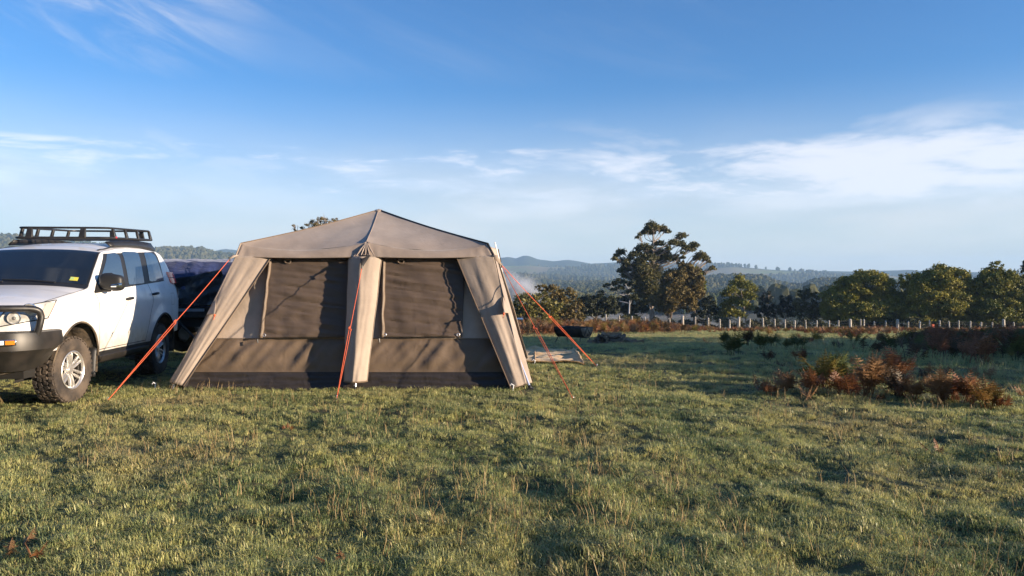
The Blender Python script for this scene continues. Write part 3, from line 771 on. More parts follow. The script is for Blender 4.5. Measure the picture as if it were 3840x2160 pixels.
# road dust low on the panels
sp = t.nodes.new('ShaderNodeSeparateXYZ'); t.links.new(tcn.outputs['Object'], sp.inputs[0])
mx2 = t.nodes.new('ShaderNodeMix'); mx2.data_type = 'RGBA'
dust = mathn(t, 'MULTIPLY', maprange(t, sp.outputs[2], 0.95, 0.50, 0.0, 0.75), maprange(t, n.outputs['Fac'], 0.3, 0.65, 0.3, 1.0))
t.links.new(dust, mx2.inputs[0]); t.links.new(mx.outputs[2], mx2.inputs[6]); mx2.inputs[7].default_value = (0.42, 0.34, 0.25, 1)
t.links.new(mx2.outputs[2], b.inputs['Base Color'])
b.inputs['Coat Weight'].default_value = 0.6; b.inputs['Coat Roughness'].default_value = 0.12
t.links.new(maprange(t, n.outputs['Fac'], 0.35, 0.65, 0.30, 0.55), b.inputs['Roughness'])
glass_m = mat('tinted_car_glass', (0.010, 0.014, 0.020), 0.04, spec=0.8, coat=0.3)
side_glass_m = mat('sky_tinted_side_glass', (0.035, 0.055, 0.085), 0.10, spec=1.0, coat=0.6)  # blue of the reflected sky mixed into the panes' base colour
trim_m = mat('black_trim', (0.018, 0.018, 0.019), 0.5, bump=0.05, bscale=300)
steel_m = mat('black_powder_coat', (0.022, 0.021, 0.021), 0.42, var=0.3, scale=20)
bar_m = mat('dusty_black_bullbar', (0.016, 0.015, 0.014), 0.45, col2=(0.034, 0.029, 0.025), scale=6)
dirt_m = mat('muddy_liner', (0.030, 0.026, 0.022), 0.9, col2=(0.16, 0.12, 0.08), scale=7, bump=0.6, bscale=14)
under_m = mat('dark_underbody', (0.014, 0.013, 0.012), 0.8)
tyre_m = mat('dusty_tyre_rubber', (0.030, 0.025, 0.022), 0.85, col2=(0.105, 0.080, 0.060), scale=5, bump=0.3, bscale=40)
rim_m = mat('silver_alloy', (0.62, 0.60, 0.57), 0.34, metal=0.75, var=0.12, scale=9)
rimdark_m = mat('dark_wheel_barrel', (0.05, 0.045, 0.04), 0.6, metal=0.3)
chrome_m = mat('chrome', (0.85, 0.85, 0.86), 0.08, metal=1.0)
lens_m = mat('clear_headlamp_lens', (0.50, 0.49, 0.46), 0.18, spec=0.8, coat=1.0, var=0.35, scale=7)
reflector_m = mat('lamp_reflector', (0.55, 0.54, 0.52), 0.3, metal=0.5, var=0.3, scale=18)
bulb_m = mat('lamp_bulb_glass', (0.12, 0.12, 0.12), 0.15, coat=0.5)
amber_m = mat('amber_lens', (0.75, 0.22, 0.02), 0.15, coat=0.8)
red_m = mat('red_lens', (0.70, 0.02, 0.03), 0.15, coat=1.0)
wlens_m = mat('white_lens', (0.75, 0.75, 0.76), 0.1, coat=1.0)
yel_m = mat('yellow_paper', (0.72, 0.62, 0.08), 0.6)
pap_m = mat('green_paper', (0.45, 0.62, 0.22), 0.6)
CAR = Vector((-6.0765, 8.8936, 0.0)); CAR_YAW = 0.0916
car = thing('four_wheel_drive', 'white four-wheel-drive car with a black roof rack and bull bar', 'car', CAR, CAR_YAW)
XZ = [0.30, 0.45, 0.60, 0.80, 1.00, 1.12, 1.22, 1.32, 1.40, 1.47, 1.60, 1.75, 1.86, 1.95, 2.02]
XX = [0.895, 0.905, 0.925, 0.945, 0.950, 0.950, 0.944, 0.922, 0.893, 0.877, 0.842, 0.797, 0.762, 0.705, 0.62]
PY = [-0.78, -0.70, -0.58, -0.40, -0.15, 0.2, 2.8, 3.3, 3.62, 3.80, 3.90]
PX = [0.80, 0.865, 0.92, 0.965, 0.99, 1.0, 1.0, 0.985, 0.965, 0.93, 0.88]
AF, AR, ARF, ARR, AZ = 0.14, 2.93, 0.535, 0.525, 0.41
def xh(y, z):
    x = interp(z, XZ, XX) * interp(y, PY, PX)
    for ya, r in ((AF, ARF), (AR, ARR)):
        d = math.hypot(y - ya, z - AZ)
        x += 0.022 * math.exp(-((d - r) / 0.10) ** 2) if d > r - 0.2 else 0
    # crease along the doors
    x += 0.006 * math.exp(-((z - 1.16) / 0.03) ** 2) * (1 if y > 0.3 else 0)
    return x
TY = [-0.78, -0.70, -0.60, -0.45, -0.2, 0.2, 0.48, 0.545, 0.60, 0.85, 1.15, 1.24, 1.40, 1.75, 2.3, 2.8, 3.1, 3.32, 3.46, 3.56, 3.70, 3.80, 3.86, 3.90]
TZ = [0.98, 1.10, 1.165, 1.215, 1.275, 1.345, 1.385, 1.395, 1.425, 1.62, 1.825, 1.865, 1.905, 1.955, 1.99, 1.995, 1.98, 1.955, 1.90, 1.80, 1.55, 1.38, 1.10, 0.95]
DY = [-0.78, 0.3, 0.56, 1.15, 1.5, 3.2, 3.5, 3.9]
DZ = [0.05, 0.07, 0.05, 0.035, 0.075, 0.075, 0.04, 0.02]
EX = [0.12, 0.10, 0.03, 0.02, 0.03, 0.03, 0.03, 0.03]
def zt(y): return interp(y, TY, TZ)
def ze(y): return zt(y) - interp(y, DY, DZ)
def xe(y): return xh(y, ze(y)) - interp(y, DY, EX)
def top(y, s, off=0.0): return Vector((s * xe(y), y, zt(y) - (zt(y) - ze(y)) * abs(s) ** 2.6 + off))
def zlow(y):
    z = 0.53
    if y < -0.25: z = 0.66
    if y > 3.42: z = 0.62
    for ya, r in ((AF, ARF), (AR, ARR)):
        if abs(y - ya) < r: z = max(z, AZ + math.sqrt(r * r - (y - ya) ** 2))
    return z
def side(y, z, off=0.0):
    e = ze(y); k = max(0.0, 1 - (e - z) / 0.16)
    x = xh(y, z) - (xh(y, e) - xe(y)) * k * k
    return Vector((x + off, y, z))
stn = sorted(set([round(v, 4) for v in list(np.arange(-0.78, 3.901, 0.03)) + [AF - ARF, AF + ARF, AR - ARR, AR + ARR, 3.9]] + TY))
SS = [0, 0.2, 0.4, 0.6, 0.75, 0.87, 0.95, 1.0]; NSD = 22
def half(y):
    pts = [top(y, s) for s in SS]
    e, l = ze(y), zlow(y)
    for i in range(1, NSD + 1): pts.append(side(y, e + (l - e) * (i / NSD) ** 1.1))
    return pts
mbb = MB(); K = len(SS) + NSD
for sg in (1, -1):
    rows = [half(y) for y in stn]
    vs = [Vector((p.x * sg, p.y, p.z)) for r in rows for p in r]
    fs = [(i * K + j, i * K + j + 1, (i + 1) * K + j + 1, (i + 1) * K + j) for i in range(len(stn) - 1) for j in range(K - 1)]
    if sg < 0: fs = [f[::-1] for f in fs]
    mbb.add(vs, fs)
for y in (stn[0], stn[-1]):
    h = half(y); loop = h + [Vector((-p.x, p.y, p.z)) for p in h[:0:-1]]
    n = len(loop); mbb.add(loop, [tuple(range(n)) if y > 0 else tuple(range(n - 1, -1, -1))])
body = mbb.build('body', paint_m, car, angle=32, weld=True)
def coons(b0, b1, t1, t0, off, nu=24, nv=12, rnd=0.0, sgn=1):
    """patch on the side surface between (y,z) corner points; rnd rounds the top corners"""
    def fn(u, v):
        yb = b0[0] + (b1[0] - b0[0]) * u; zb = b0[1] + (b1[1] - b0[1]) * u
        yt = t0[0] + (t1[0] - t0[0]) * u; ztp = t0[1] + (t1[1] - t0[1]) * u
        if rnd:
            ztp -= rnd * max(0, abs(2 * u - 1) - 0.55) ** 2 * 4; zb += rnd * 0.4 * max(0, abs(2 * u - 1) - 0.7) ** 2 * 8
        p = side(yb + (yt - yb) * v, zb + (ztp - zb) * v, off)
        return Vector((p.x * sgn, p.y, p.z))
    return MB().grid(fn, nu, nv)
for sgn in (1, -1):
    # dark surround of the side glass, then the panes
    coons((0.60, 1.295), (3.16, 1.435), (3.22, 1.895), (1.24, 1.80), 0.003, 60, 16, 0.0, sgn).build('window_surround', trim_m, car)
    for c in (((0.70, 1.325), (1.60, 1.375), (1.70, 1.835), (1.27, 1.795)), ((1.73, 1.385), (2.30, 1.405), (2.43, 1.865), (1.84, 1.85)), ((2.52, 1.425), (3.14, 1.455), (3.12, 1.875), (2.64, 1.875))):
        coons(*c, 0.007, 20, 12, 0.06 if c[0][0] > 2.5 or c[0][0] < 1 else 0.02, sgn).build('side_window', side_glass_m, car)
    # quarter panel: body colour behind the rear pane, rounded corner already; door shut lines
    def shut(pts, w=0.009):
        P = smoothcurve([(p[0], 0, p[1]) for p in pts], 26); vs = []; fs = []
        for i, p in enumerate(P):
            q = P[min(i + 1, 26)] - P[max(i - 1, 0)]; nn = Vector((-q.z, 0, q.x)).normalized() * w / 2
            for s_ in (-1, 1):
                a_ = side(p.x + nn.x * s_, p.z + nn.z * s_, 0.0015); vs.append(Vector((a_.x * sgn, a_.y, a_.z)))
        fs = [(2 * i, 2 * i + 1, 2 * i + 3, 2 * i + 2) for i in range(26)]
        MB().add(vs, fs).build('shut_line', trim_m, car)
    shut([(0.62, 1.28), (0.68, 1.15), (0.70, 0.95), (0.69, 0.56)])
    shut([(1.64, 1.36), (1.66, 1.1), (1.68, 0.8), (1.62, 0.56)], 0.005)
    shut([(2.42, 1.40), (2.50, 1.15), (2.40, 0.95), (2.26, 0.56)])
    shut([(0.69, 0.57), (1.2, 0.57), (2.26, 0.57)])
    if sgn > 0:
        for c in (((3.32, 1.06), (3.50, 1.06)), ((3.32, 1.24), (3.50, 1.24)), ((3.32, 1.06), (3.32, 1.24)), ((3.50, 1.06), (3.50, 1.24))): shut([c[0], ((c[0][0] + c[1][0]) / 2, (c[0][1] + c[1][1]) / 2), c[1]], 0.004)
    for (y, z) in ((1.60, 1.195), (2.58, 1.245)):
        hx = side(y, z).x
        MB().tube([Vector((sgn * (hx + 0.004), y - 0.10, z - 0.008)), Vector((sgn * (hx + 0.035), y - 0.06, z)), Vector((sgn * (hx + 0.035), y + 0.06, z + 0.006)), Vector((sgn * (hx + 0.004), y + 0.10, z + 0.008))], [0.014, 0.02, 0.02, 0.014], 8).build('door_handle', trim_m, car)
    # mirror
    mc = Vector((sgn * 1.06, 0.80, 1.425))
    def mfn(u, v):
        a = 2 * math.pi * u; bb = math.pi * (v - 0.5)
        f = lambda c: math.copysign(abs(c) ** 0.55, c)
        return mc + Vector((sgn * 0.145 * f(math.cos(a)) * f(math.cos(bb)), 0.085 * f(math.sin(a)) * f(math.cos(bb)), 0.105 * f(math.sin(bb)) + 0.012 * f(math.cos(a)) * -1))
    mir = MB().grid(mfn, 24, 14).build('door_mirror', trim_m, car, angle=60)
    MB().tube([mc + Vector((-sgn * 0.16, 0.0, -0.10)), mc + Vector((-sgn * 0.02, 0.0, -0.095))], [0.035, 0.03], 8).build('mirror_foot', trim_m, mir)
    MB().grid(lambda u, v: mc + Vector((sgn * (0.02 + 0.125 * u), -0.090 + 0.06 * max(0, u - 0.6) - 0.004 * math.sin(math.pi * v), -0.065 + 0.055 * v * (0.5 + 0.5 * u))), 8, 4).build('mirror_indicator', chrome_m, mir)
    # sail panel below the mirror
    coons((0.60, 1.285), (0.86, 1.30), (0.86, 1.40), (0.72, 1.385), 0.010, 8, 6, 0, sgn).build('sail_panel', trim_m, car)
    # tail lamp wrapping the rear corner
    def tl(z0, z1):
        def fn(u, v):
            z = z0 + (z1 - z0) * v; y = 3.46 + 0.38 * u - 0.10 * (z - 1.38) / 0.2
            p = side(y, z, 0.006 + 0.045 * math.sin(math.pi * min(1, u * 0.7)) ** 0.6); return Vector((p.x * sgn, p.y, p.z))
        return MB().grid(fn, 10, 6)
    lam = tl(1.40, 1.485).build('tail_lamp', red_m, car); tl(1.495, 1.58).build('tail_lamp', red_m, car)
    def rb(u, v):
        y = 3.72 + 0.17 * u; z = 1.16 + 0.22 * v; p = side(min(y, 3.88), z, 0.03 * math.sin(math.pi * v)); return Vector((p.x * sgn, p.y, p.z))
    MB().grid(rb, 8, 8).build('rear_corner_panel', wlens_m, car)
    # arch lips and liners
    for ya, r in ((AF, ARF), (AR, ARR)):
        pts = []
        for i in range(33):
            tt = R(-8 + 196 * i / 32); y = ya - (r + 0.004) * math.cos(tt); z = AZ + (r + 0.004) * math.sin(tt)
            if z > 0.5: p = side(y, z, 0.002); pts.append(Vector((p.x * sgn, p.y, p.z)))
        MB().tube(pts, 0.012, 6).build('arch_lip', dirt_m if ya < 1 else trim_m, car)
        def lin(u, v):
            tt = R(42 + 150 * u); rr = r + 0.012 - 0.05 * v + 0.02 * noise.noise(Vector((u * 6, v * 4, 2)))
            return Vector((sgn * (0.925 - 0.42 * v), ya - rr * math.cos(tt), AZ + rr * math.sin(tt)))
        MB().grid(lin, 30, 8).build('wheel_arch_liner', dirt_m, car)
        MB().grid(lambda u, v: Vector((sgn * 0.50, ya - r + 2 * r * u, 0.30 + v * (r + 0.12))), 2, 2).build('inner_arch', under_m, car)
    # suspension strut in the front arch
    MB().tube([Vector((sgn * 0.74, AF + 0.06, 0.42)), Vector((sgn * 0.70, AF + 0.10, 0.95))], 0.05, 10).build('strut', dirt_m, car)
    # mud flap and side step
    MB().grid(lambda u, v: Vector((sgn * (0.70 + 0.235 * u), 0.64 - 0.05 * (1 - v) - 0.05 * math.sin(math.pi * v) * 0.3, 0.245 + 0.36 * v)), 4, 8).build('mud_flap', trim_m, car, solid=0.01)
    mb_ = MB(); st = lambda y: 0.0
    mb_.grid(lambda u, v: Vector((sgn * (0.80 + [0, 0.115, 0.135, 0.135, 0.10, 0][min(5, int(v * 5 + 0.01))]), 0.72 + 1.66 * u, [0.505, 0.50, 0.485, 0.43, 0.395, 0.40][min(5, int(v * 5 + 0.01))])), 20, 5)
    mb_.build('side_step', bar_m, car, angle=50)
    coons((0.70, 0.445), (2.38, 0.445), (2.40, 0.545), (0.68, 0.545), 0.003, 30, 3, 0, sgn).build('sill_cover', trim_m, car)
    # headlamp: big clear lens wrapping the front corner
    hl_in_b, hl_in_t = Vector((0.48, -0.80, 0.94)), Vector((0.60, -0.735, 1.135))
    hl_out_t, hl_out_b = Vector((0.905, -0.30, 1.225)), Vector((0.918, -0.52, 1.03))
    def hl(u, v):
        p = lerp(lerp(hl_in_b, hl_out_b, u), lerp(hl_in_t, hl_out_t, u), v)
        k = math.sin(math.pi * u) ; d = Vector((0.50, -0.85, 0.05)).normalized()
        p = p + d * (0.070 * k + 0.012 * math.sin(math.pi * v))
        return Vector((p.x * sgn, p.y, p.z))
    hlo = MB().grid(hl, 22, 12).build('headlamp', lens_m, car)
    for (u, v, r_) in ((0.30, 0.36, 0.062), (0.52, 0.62, 0.078)):
        c = Vector(hl(u, v)); d = Vector((0.45 * sgn, -0.9, 0)).normalized(); q = d.to_track_quat('Z', 'Y')
        def bowl(u_, v_):
            a = 2 * math.pi * u_; rr = r_ * v_; return c + q @ Vector((rr * math.cos(a), rr * math.sin(a), 0.014 - 0.0 * v_ + (0.012 if v_ > 0.9 else 0.006 * (1 - v_))))
        MB().grid(bowl, 20, 5).build('projector', reflector_m, hlo)
        MB().tube([c + d * 0.018 + q @ Vector((r_ * math.cos(a_), r_ * math.sin(a_), 0)) for a_ in np.linspace(0, 2 * math.pi, 25)[:-1]], 0.006, 6, closed=True).build('lamp_ring', chrome_m, hlo)
        MB().sphere(c + d * 0.002, r_ * 0.42, 14, 10).build('lamp_bulb', reflector_m if r_ > 0.07 else bulb_m, hlo)
    MB().grid(lambda u, v: Vector(hl(0.80 + 0.19 * u, 0.12 + 0.76 * v)) + Vector((sgn * 0.006, -0.003, 0)), 6, 8).build('side_indicator', mat('clear_orange_lens_%d' % sgn, (0.60, 0.47, 0.38), 0.15, coat=1.0), hlo)
    MB().tube([Vector(hl(u, 0)) for u in np.linspace(0, 1, 14)] + [Vector(hl(1, v)) for v in np.linspace(0.1, 1, 6)] + [Vector(hl(u, 1)) for u in np.linspace(0.95, 0, 14)] + [Vector(hl(0, v)) for v in np.linspace(0.9, 0.1, 6)], 0.006, 6, closed=True).build('lamp_gasket', trim_m, hlo)
# hood shut line and cowl, windscreen
def strip_top(s0, s1, w, name):
    P = [(s0[0] + (s1[0] - s0[0]) * i / 20, s0[1] + (s1[1] - s0[1]) * i / 20) for i in range(21)]
    vs = []; fs = []
    for (y, s) in P:
        for k in (-w, w): vs.append(top(y, s + k, 0.0025))
    fs = [(2 * i, 2 * i + 1, 2 * i + 3, 2 * i + 2) for i in range(20)]
    MB().add(vs, fs).build(name, trim_m, car)
for s in (1, -1): strip_top((-0.60, s * 0.93), (0.50, s * 0.985), 0.006, 'bonnet_shut_line')
def ws(u, v, y0, y1, m, off): return top(y0 + (y1 - y0) * v, (2 * u - 1) * m, off)
MB().grid(lambda u, v: ws(u, v, 0.50, 1.215, 0.985, 0.003), 30, 24).build('windscreen_surround', trim_m, car)
wsc = MB().grid(lambda u, v: ws(u, v, 0.60, 1.195, 0.955, 0.007), 30, 24).build('windscreen', glass_m, car)
MB().grid(lambda u, v: ws(0.87 + 0.06 * u, 0.10 + 0.09 * v, 0.58, 1.195, 0.955, 0.010), 3, 3).build('registration_sticker', yel_m, wsc)
MB().grid(lambda u, v: ws(0.872 + 0.028 * u, 0.115 + 0.065 * v, 0.58, 1.195, 0.955, 0.012), 3, 3).build('sticker_panel', pap_m, wsc)
for s, x0 in ((1, 0.55), (-1, -0.15)):
    MB().tube([top(0.555, x0 * 1.0, 0.03), top(0.60, x0 - 0.35, 0.025), top(0.62, x0 - 0.75, 0.02)], [0.012, 0.009, 0.006], 6).build('wiper', trim_m, car)
# roof gutter strips
for s in (1, -1):
    MB().tube([top(y, s * 0.90, 0.006) for y in np.linspace(1.3, 3.35, 24)], 0.010, 6).build('roof_gutter', trim_m, car)
MB().box((0, 1.65, 0.50), (1.3, 4.3, 0.28)).build('underbody', under_m, car)
MB().grid(lambda u, v: Vector((-0.55 + 1.1 * u, -0.80 - 0.03 * math.sin(math.pi * u), 0.86 + 0.22 * v)), 8, 4).build('grille', trim_m, car)
# bull bar: folded steel bumper with swept wings
prof = [(0.00, 0.905), (-0.055, 0.885), (-0.075, 0.80), (-0.07, 0.70), (0.02, 0.60), (0.10, 0.47), (0.20, 0.45)]
plan = [(-0.955, -0.22), (-0.965, -0.34), (-0.93, -0.60), (-0.86, -0.78), (-0.70, -0.93), (-0.4, -0.985), (0, -1.0), (0.4, -0.985), (0.70, -0.93), (0.86, -0.78), (0.93, -0.60), (0.965, -0.34), (0.955, -0.22)]
PL = smoothcurve([(x, y, 0) for x, y in plan], 60)
mb_ = MB()
def bump(i, j):
    p = PL[i]; q = PL[min(i + 1, 60)] - PL[max(i - 1, 0)]; inn = Vector((-q.y, q.x, 0)).normalized()
    wf = min(1, max(0, (abs(i / 60 * 2 - 1) - 0.62) / 0.38))         # wings: lower edge sweeps up towards the wheel
    d, z = prof[j]
    if z < 0.8: z = z + (0.80 - z) * (0.12 + 0.75 * wf) * (1 if wf > 0 else 0) * wf
    d = d * (1 - 0.5 * wf)
    return Vector((p.x, p.y, z)) + inn * (d + 0.05)
vs = [bump(i, j) for i in range(61) for j in range(len(prof))]
fs = [(i * 7 + j, i * 7 + j + 1, (i + 1) * 7 + j + 1, (i + 1) * 7 + j) for i in range(60) for j in range(6)]
mb_.add(vs, fs)
topb = [PL[i] + Vector((0, 0.16 if 8 < i < 52 else 0.05, 0.90)) - Vector((PL[i].x * 0.10, 0, 0)) for i in range(61)]
mb_.add([vs[i * 7] for i in range(61)] + topb, [(i, i + 1, 61 + i + 1, 61 + i) for i in range(60)])
bar = mb_.build('bull_bar', bar_m, car, angle=28, solid=0.012)
hp = [(0.885, -0.69, 0.86), (0.915, -0.69, 0.96), (0.925, -0.685, 1.07), (0.875, -0.74, 1.138), (0.62, -0.92, 1.150), (0.3, -0.97, 1.16), (0, -0.99, 1.165)]
hp = hp + [(-x, y, z) for x, y, z in hp[-2::-1]]
MB().tube(smoothcurve(hp, 72), 0.036, 12).build('hoop', steel_m, bar)
for s in (1, -1):
    MB().tube([(s * 0.33, -0.93, 0.88), (s * 0.33, -0.965, 1.16)], 0.03, 10).build('upright', steel_m, bar)
    MB().tube([(s * 0.30, -0.80, 0.40), (s * 0.62, -0.66, 0.47), (s * 0.84, -0.46, 0.60)], 0.022, 8).build('brace', dirt_m, bar)
    c = Vector((s * 0.715, -0.985, 0.795)); q = Matrix.Rotation(s * R(27), 4, 'Z')
    ind = MB().box((0, 0, 0), (0.20, 0.02, 0.062)).build('indicator_surround', chrome_m, bar, bevel=0.006); ind.matrix_local = Matrix.Translation(c) @ q
    MB().box((s * 0.045, -0.009, 0), (0.085, 0.014, 0.044)).build('amber_lamp', amber_m, ind, bevel=0.004)
    MB().box((-s * 0.048, -0.009, 0), (0.08, 0.014, 0.044)).build('white_lamp', wlens_m, ind, bevel=0.004)
# wheels
def tyre():
    pr = [(0.222, -0.105), (0.235, -0.12), (0.27, -0.131), (0.33, -0.136), (0.368, -0.126), (0.383, -0.105), (0.386, -0.05), (0.387, 0), (0.386, 0.05), (0.383, 0.105), (0.368, 0.126), (0.33, 0.136), (0.27, 0.131), (0.235, 0.12), (0.222, 0.105)]
    m_ = MB().lathe(pr, 64, 'x')
    nb = 40
    for k in range(nb):
        for row, (h, w_, ph) in enumerate(((-0.098, 0.05, 0), (-0.035, 0.050, 0.5), (0.035, 0.050, 0.2), (0.098, 0.05, 0.6))):
            a = 2 * math.pi * (k + ph + 0.12 * math.sin(k * 2.4 + row)) / nb
            q = Matrix.Rotation(a, 3, 'X') @ Matrix.Rotation(R((-1) ** (k + row) * 14), 3, 'Z')
            m_.box(Matrix.Rotation(a, 3, 'X') @ Vector((h, 0, 0.391)), (w_, 0.044 * random.uniform(0.9, 1.05), 0.014), q, 0.85)
        a = 2 * math.pi * (k + 0.6) / nb
        for s in (-1, 1):
            m_.box(Matrix.Rotation(a, 3, 'X') @ Vector((s * 0.122, 0, 0.366)), (0.016, 0.030, 0.028), Matrix.Rotation(a, 3, 'X'), 0.8)
    return m_
def rim():
    m_ = MB().lathe([(0.222, 0.105), (0.228, 0.122), (0.218, 0.128), (0.205, 0.118), (0.198, 0.10), (0.195, 0.06)], 64, 'x')
    m_.lathe([(0.0, 0.098), (0.034, 0.098), (0.042, 0.088), (0.068, 0.082), (0.072, 0.06)], 32, 'x')
    for k in range(6):
        a0 = 2 * math.pi * k / 6
        for s in (-1, 1):
            def spk(u, v, a0=a0, s=s):
                r_ = 0.05 + 0.155 * v; wd = (0.030 + 0.012 * v); ang = s * (0.018 + 0.018 * v)
                c = Vector((0.086 + 0.016 * math.sin(math.pi * v * 0.8) + 0.010 * v, s * (0.022 + 0.010 * v), r_))
                c += Vector((-0.030 * (2 * u - 1) ** 4 * 1.0, (u - 0.5) * wd, 0))
                return Matrix.Rotation(a0, 3, 'X') @ c
            m_.grid(spk, 6, 6)
    return m_
TY_ME = tyre().mesh('tyre'); TY_ME.materials.append(tyre_m)
RM_ME = rim().mesh('rim'); RM_ME.materials.append(rim_m)
BR_ME = MB().lathe([(0.195, 0.10), (0.20, -0.10)], 48, 'x').lathe([(0, 0.045), (0.15, 0.045), (0.15, 0.02), (0.195, 0.02)], 40, 'x').mesh('wheel'); BR_ME.materials.append(rimdark_m)
for me in (TY_ME, RM_ME, BR_ME):
    for p in me.polygons: p.use_smooth = True
    me.set_sharp_from_angle(angle=R(35))
NUT_ME = MB().mesh('nut')
for sgn in (1, -1):
    for y, steer in ((AF - 0.02, R(-7)), (AR, 0)):
        w = link('wheel', BR_ME, None, car); w.location = (sgn * 0.775, y, 0.385)
        w.rotation_euler = (random.uniform(0, 1), 0, steer + (math.pi if sgn < 0 else 0))
        link('tyre', TY_ME, None, w); link('rim', RM_ME, None, w)
# roof rack
YR0, YR1, WR = 1.74, 3.42, 0.635
zr = lambda y: 0.033 * (y - YR0)
def ring(z, ins, rd=0.13, ext=0.0):
    P = []
    for cx, cy, a0 in ((WR - ins - rd, YR0 + ins + rd, -90), (WR - ins - rd, YR1 - ins - rd, 0), (-WR + ins + rd, YR1 - ins - rd, 90), (-WR + ins + rd, YR0 + ins + rd, 180)):
        for i in range(9):
            a = R(a0 + 90 * i / 8); P.append(Vector((cx + rd * math.cos(a), cy + rd * math.sin(a), z + zr(cy + rd * math.sin(a)))))
    return P
rack = MB().tube(ring(2.035, 0.0), 0.017, 8, closed=True).build('roof_rack', steel_m, car)
MB().tube(ring(2.175, 0.035), 0.015, 8, closed=True).build('upper_rail', steel_m, rack)
def upright(x, y, dx, dy, w_):
    z0 = 2.035 + zr(y); a_ = Vector((x, y, z0)); b_ = Vector((x - dx * 0.035, y - dy * 0.035, z0 + 0.14))
    tdir = Vector((abs(dy), abs(dx), 0)) * w_ / 2
    m_ = MB(); o_ = Vector((dx, dy, 0)) * 0.016
    vs = [a_ - tdir * 1.15 - o_, a_ + tdir * 1.15 - o_, b_ + tdir * 0.75 - o_, b_ - tdir * 0.75 - o_]
    vs += [v + o_ * 2.2 for v in vs]
    m_.add(vs, [(0, 1, 2, 3), (7, 6, 5, 4), (0, 4, 5, 1), (1, 5, 6, 2), (2, 6, 7, 3), (3, 7, 4, 0)])
    m_.build('rack_upright', steel_m, rack, bevel=0.006)
for y in (YR0 + 0.20, YR0 + 0.62, YR0 + 1.05, YR1 - 0.14):
    for s in (1, -1): upright(s * WR, y, s, 0, 0.055)
for x in (-0.42, 0.28): upright(x, YR0, 0, -1, 0.085); 
for x in (-0.45, 0.0, 0.45): upright(x, YR1, 0, 1, 0.075)
for i in range(9):
    y = YR0 + 0.10 + i * 0.19
    MB().tube([(-WR + 0.02, y, 2.03 + zr(y)), (WR - 0.02, y, 2.03 + zr(y))], 0.008, 6).build('rack_slat', steel_m, rack)
MB().box((WR + 0.004, YR0 + 0.20, 2.052), (0.04, 0.03, 0.022)).build('red_badge', red_m, rack)
for s in (1, -1):
    MB().grid(lambda u, v: Vector((s * (0.60 + 0.07 * (1 - v)), YR0 - 0.02 + 1.66 * u, 1.925 + 0.03 * math.sin(math.pi * u) + (0.060 + zr(YR0 + 1.66 * u)) * v)), 10, 2).build('rack_foot_rail', steel_m, rack, solid=0.02)

# ------------------------------------------------------------------ trailer under a navy tarpaulin behind the car
tarp_m = fabric('navy_tarpaulin', (0.030, 0.045, 0.125), rough=0.38, var=0.3, crease=0.9)
blk_tarp = fabric('black_plastic_sheet', (0.012, 0.014, 0.018), rough=0.25, var=0.3, crease=0.9)
TR = Vector((-6.9, 14.6, ground_z(-6.9, 14.6)))
trl = thing('trailer', 'dark trailer covered by a navy tarpaulin, behind the white car', 'trailer', TR, R(-3))
def tarp(u, v):
    # front face, top, back face draped over a load 3.9 m long
    x = -2.4 + 4.3 * u
    prof_ = [(-0.80, 0.98), (-0.82, 1.20), (-0.78, 1.62), (-0.62, 1.80), (0.0, 1.86), (0.62, 1.80), (0.78, 1.62), (0.82, 0.98)]
    k = v * 7; i = min(6, int(k)); f = k - i
    y = prof_[i][0] + (prof_[i + 1][0] - prof_[i][0]) * f; z = prof_[i][1] + (prof_[i + 1][1] - prof_[i][1]) * f
    n1 = noise.noise(Vector((x * 1.3, z * 5 + x * 1.2, 3 + y))); n2 = noise.noise(Vector((x * 5, z * 3, 9 + y)))
    y += -(0.06 * n1 + 0.025 * n2) * (1 if v < 0.5 else -1); z += 0.03 * n2 * math.sin(math.pi * v) - 0.05 * (noise.noise(Vector((x * 2.4, 0, 4))) if v < 0.1 else 0) - 0.04 * u
    return Vector((x, y, z))
MB().grid(tarp, 80, 56).build('tarpaulin', tarp_m, trl)
def sheet(u, v):
    x = 0.55 + 1.25 * u; z = 0.98 + 0.62 * v * (0.55 + 0.5 * u)
    return Vector((x - 0.25 * v * (1 - u), -0.90 - 0.05 * noise.noise(Vector((x * 3, z * 7 - x * 3, 1))) - 0.02 * noise.noise(Vector((x * 9, z * 9, 1))) + 0.04 * v, z + 0.03 * noise.noise(Vector((x * 4, 2, 0)))))
MB().grid(sheet, 36, 26).build('black_sheet', blk_tarp, trl, solid=0.004)
MB().box((-0.3, 0, 0.86), (4.1, 1.55, 0.20)).build('tray', steel_m, trl, bevel=0.01)
MB().box((-0.3, 0, 0.66), (3.9, 1.3, 0.14)).build('chassis', under_m, trl)
MB().box((-0.9, 0, 0.80), (2.5, 1.64, 0.5)).build('side_panel', steel_m, trl, bevel=0.01)
for x in (-0.75, 0.25):
    for s in (-1, 1):
        w = MB().lathe([(0.16, -0.09), (0.20, -0.10), (0.31, -0.11), (0.345, -0.07), (0.345, 0.07), (0.31, 0.11), (0.20, 0.10), (0.16, 0.09)], 36, 'y').build('wheel', tyre_m, trl); w.location = (x, s * 0.86, 0.345)
        MB().lathe([(0.0, s * 0.05), (0.12, s * 0.04), (0.16, s * 0.085), (0.175, s * 0.104), (0.20, s * 0.104)], 36, 'y').build('rim', mat('pale_blue_rim_%g_%g' % (x, s), (0.55, 0.62, 0.75), 0.3, metal=0.3), w)
MB().tube([(1.85, -0.5, 0.70), (2.9, 0, 0.55), (1.85, 0.5, 0.70)], 0.045, 6).build('drawbar', steel_m, trl)
MB().tube([(0.85, -0.70, 0.75), (1.65, -0.78, 0.02)], 0.022, 6).build('corner_strut', steel_m, trl)
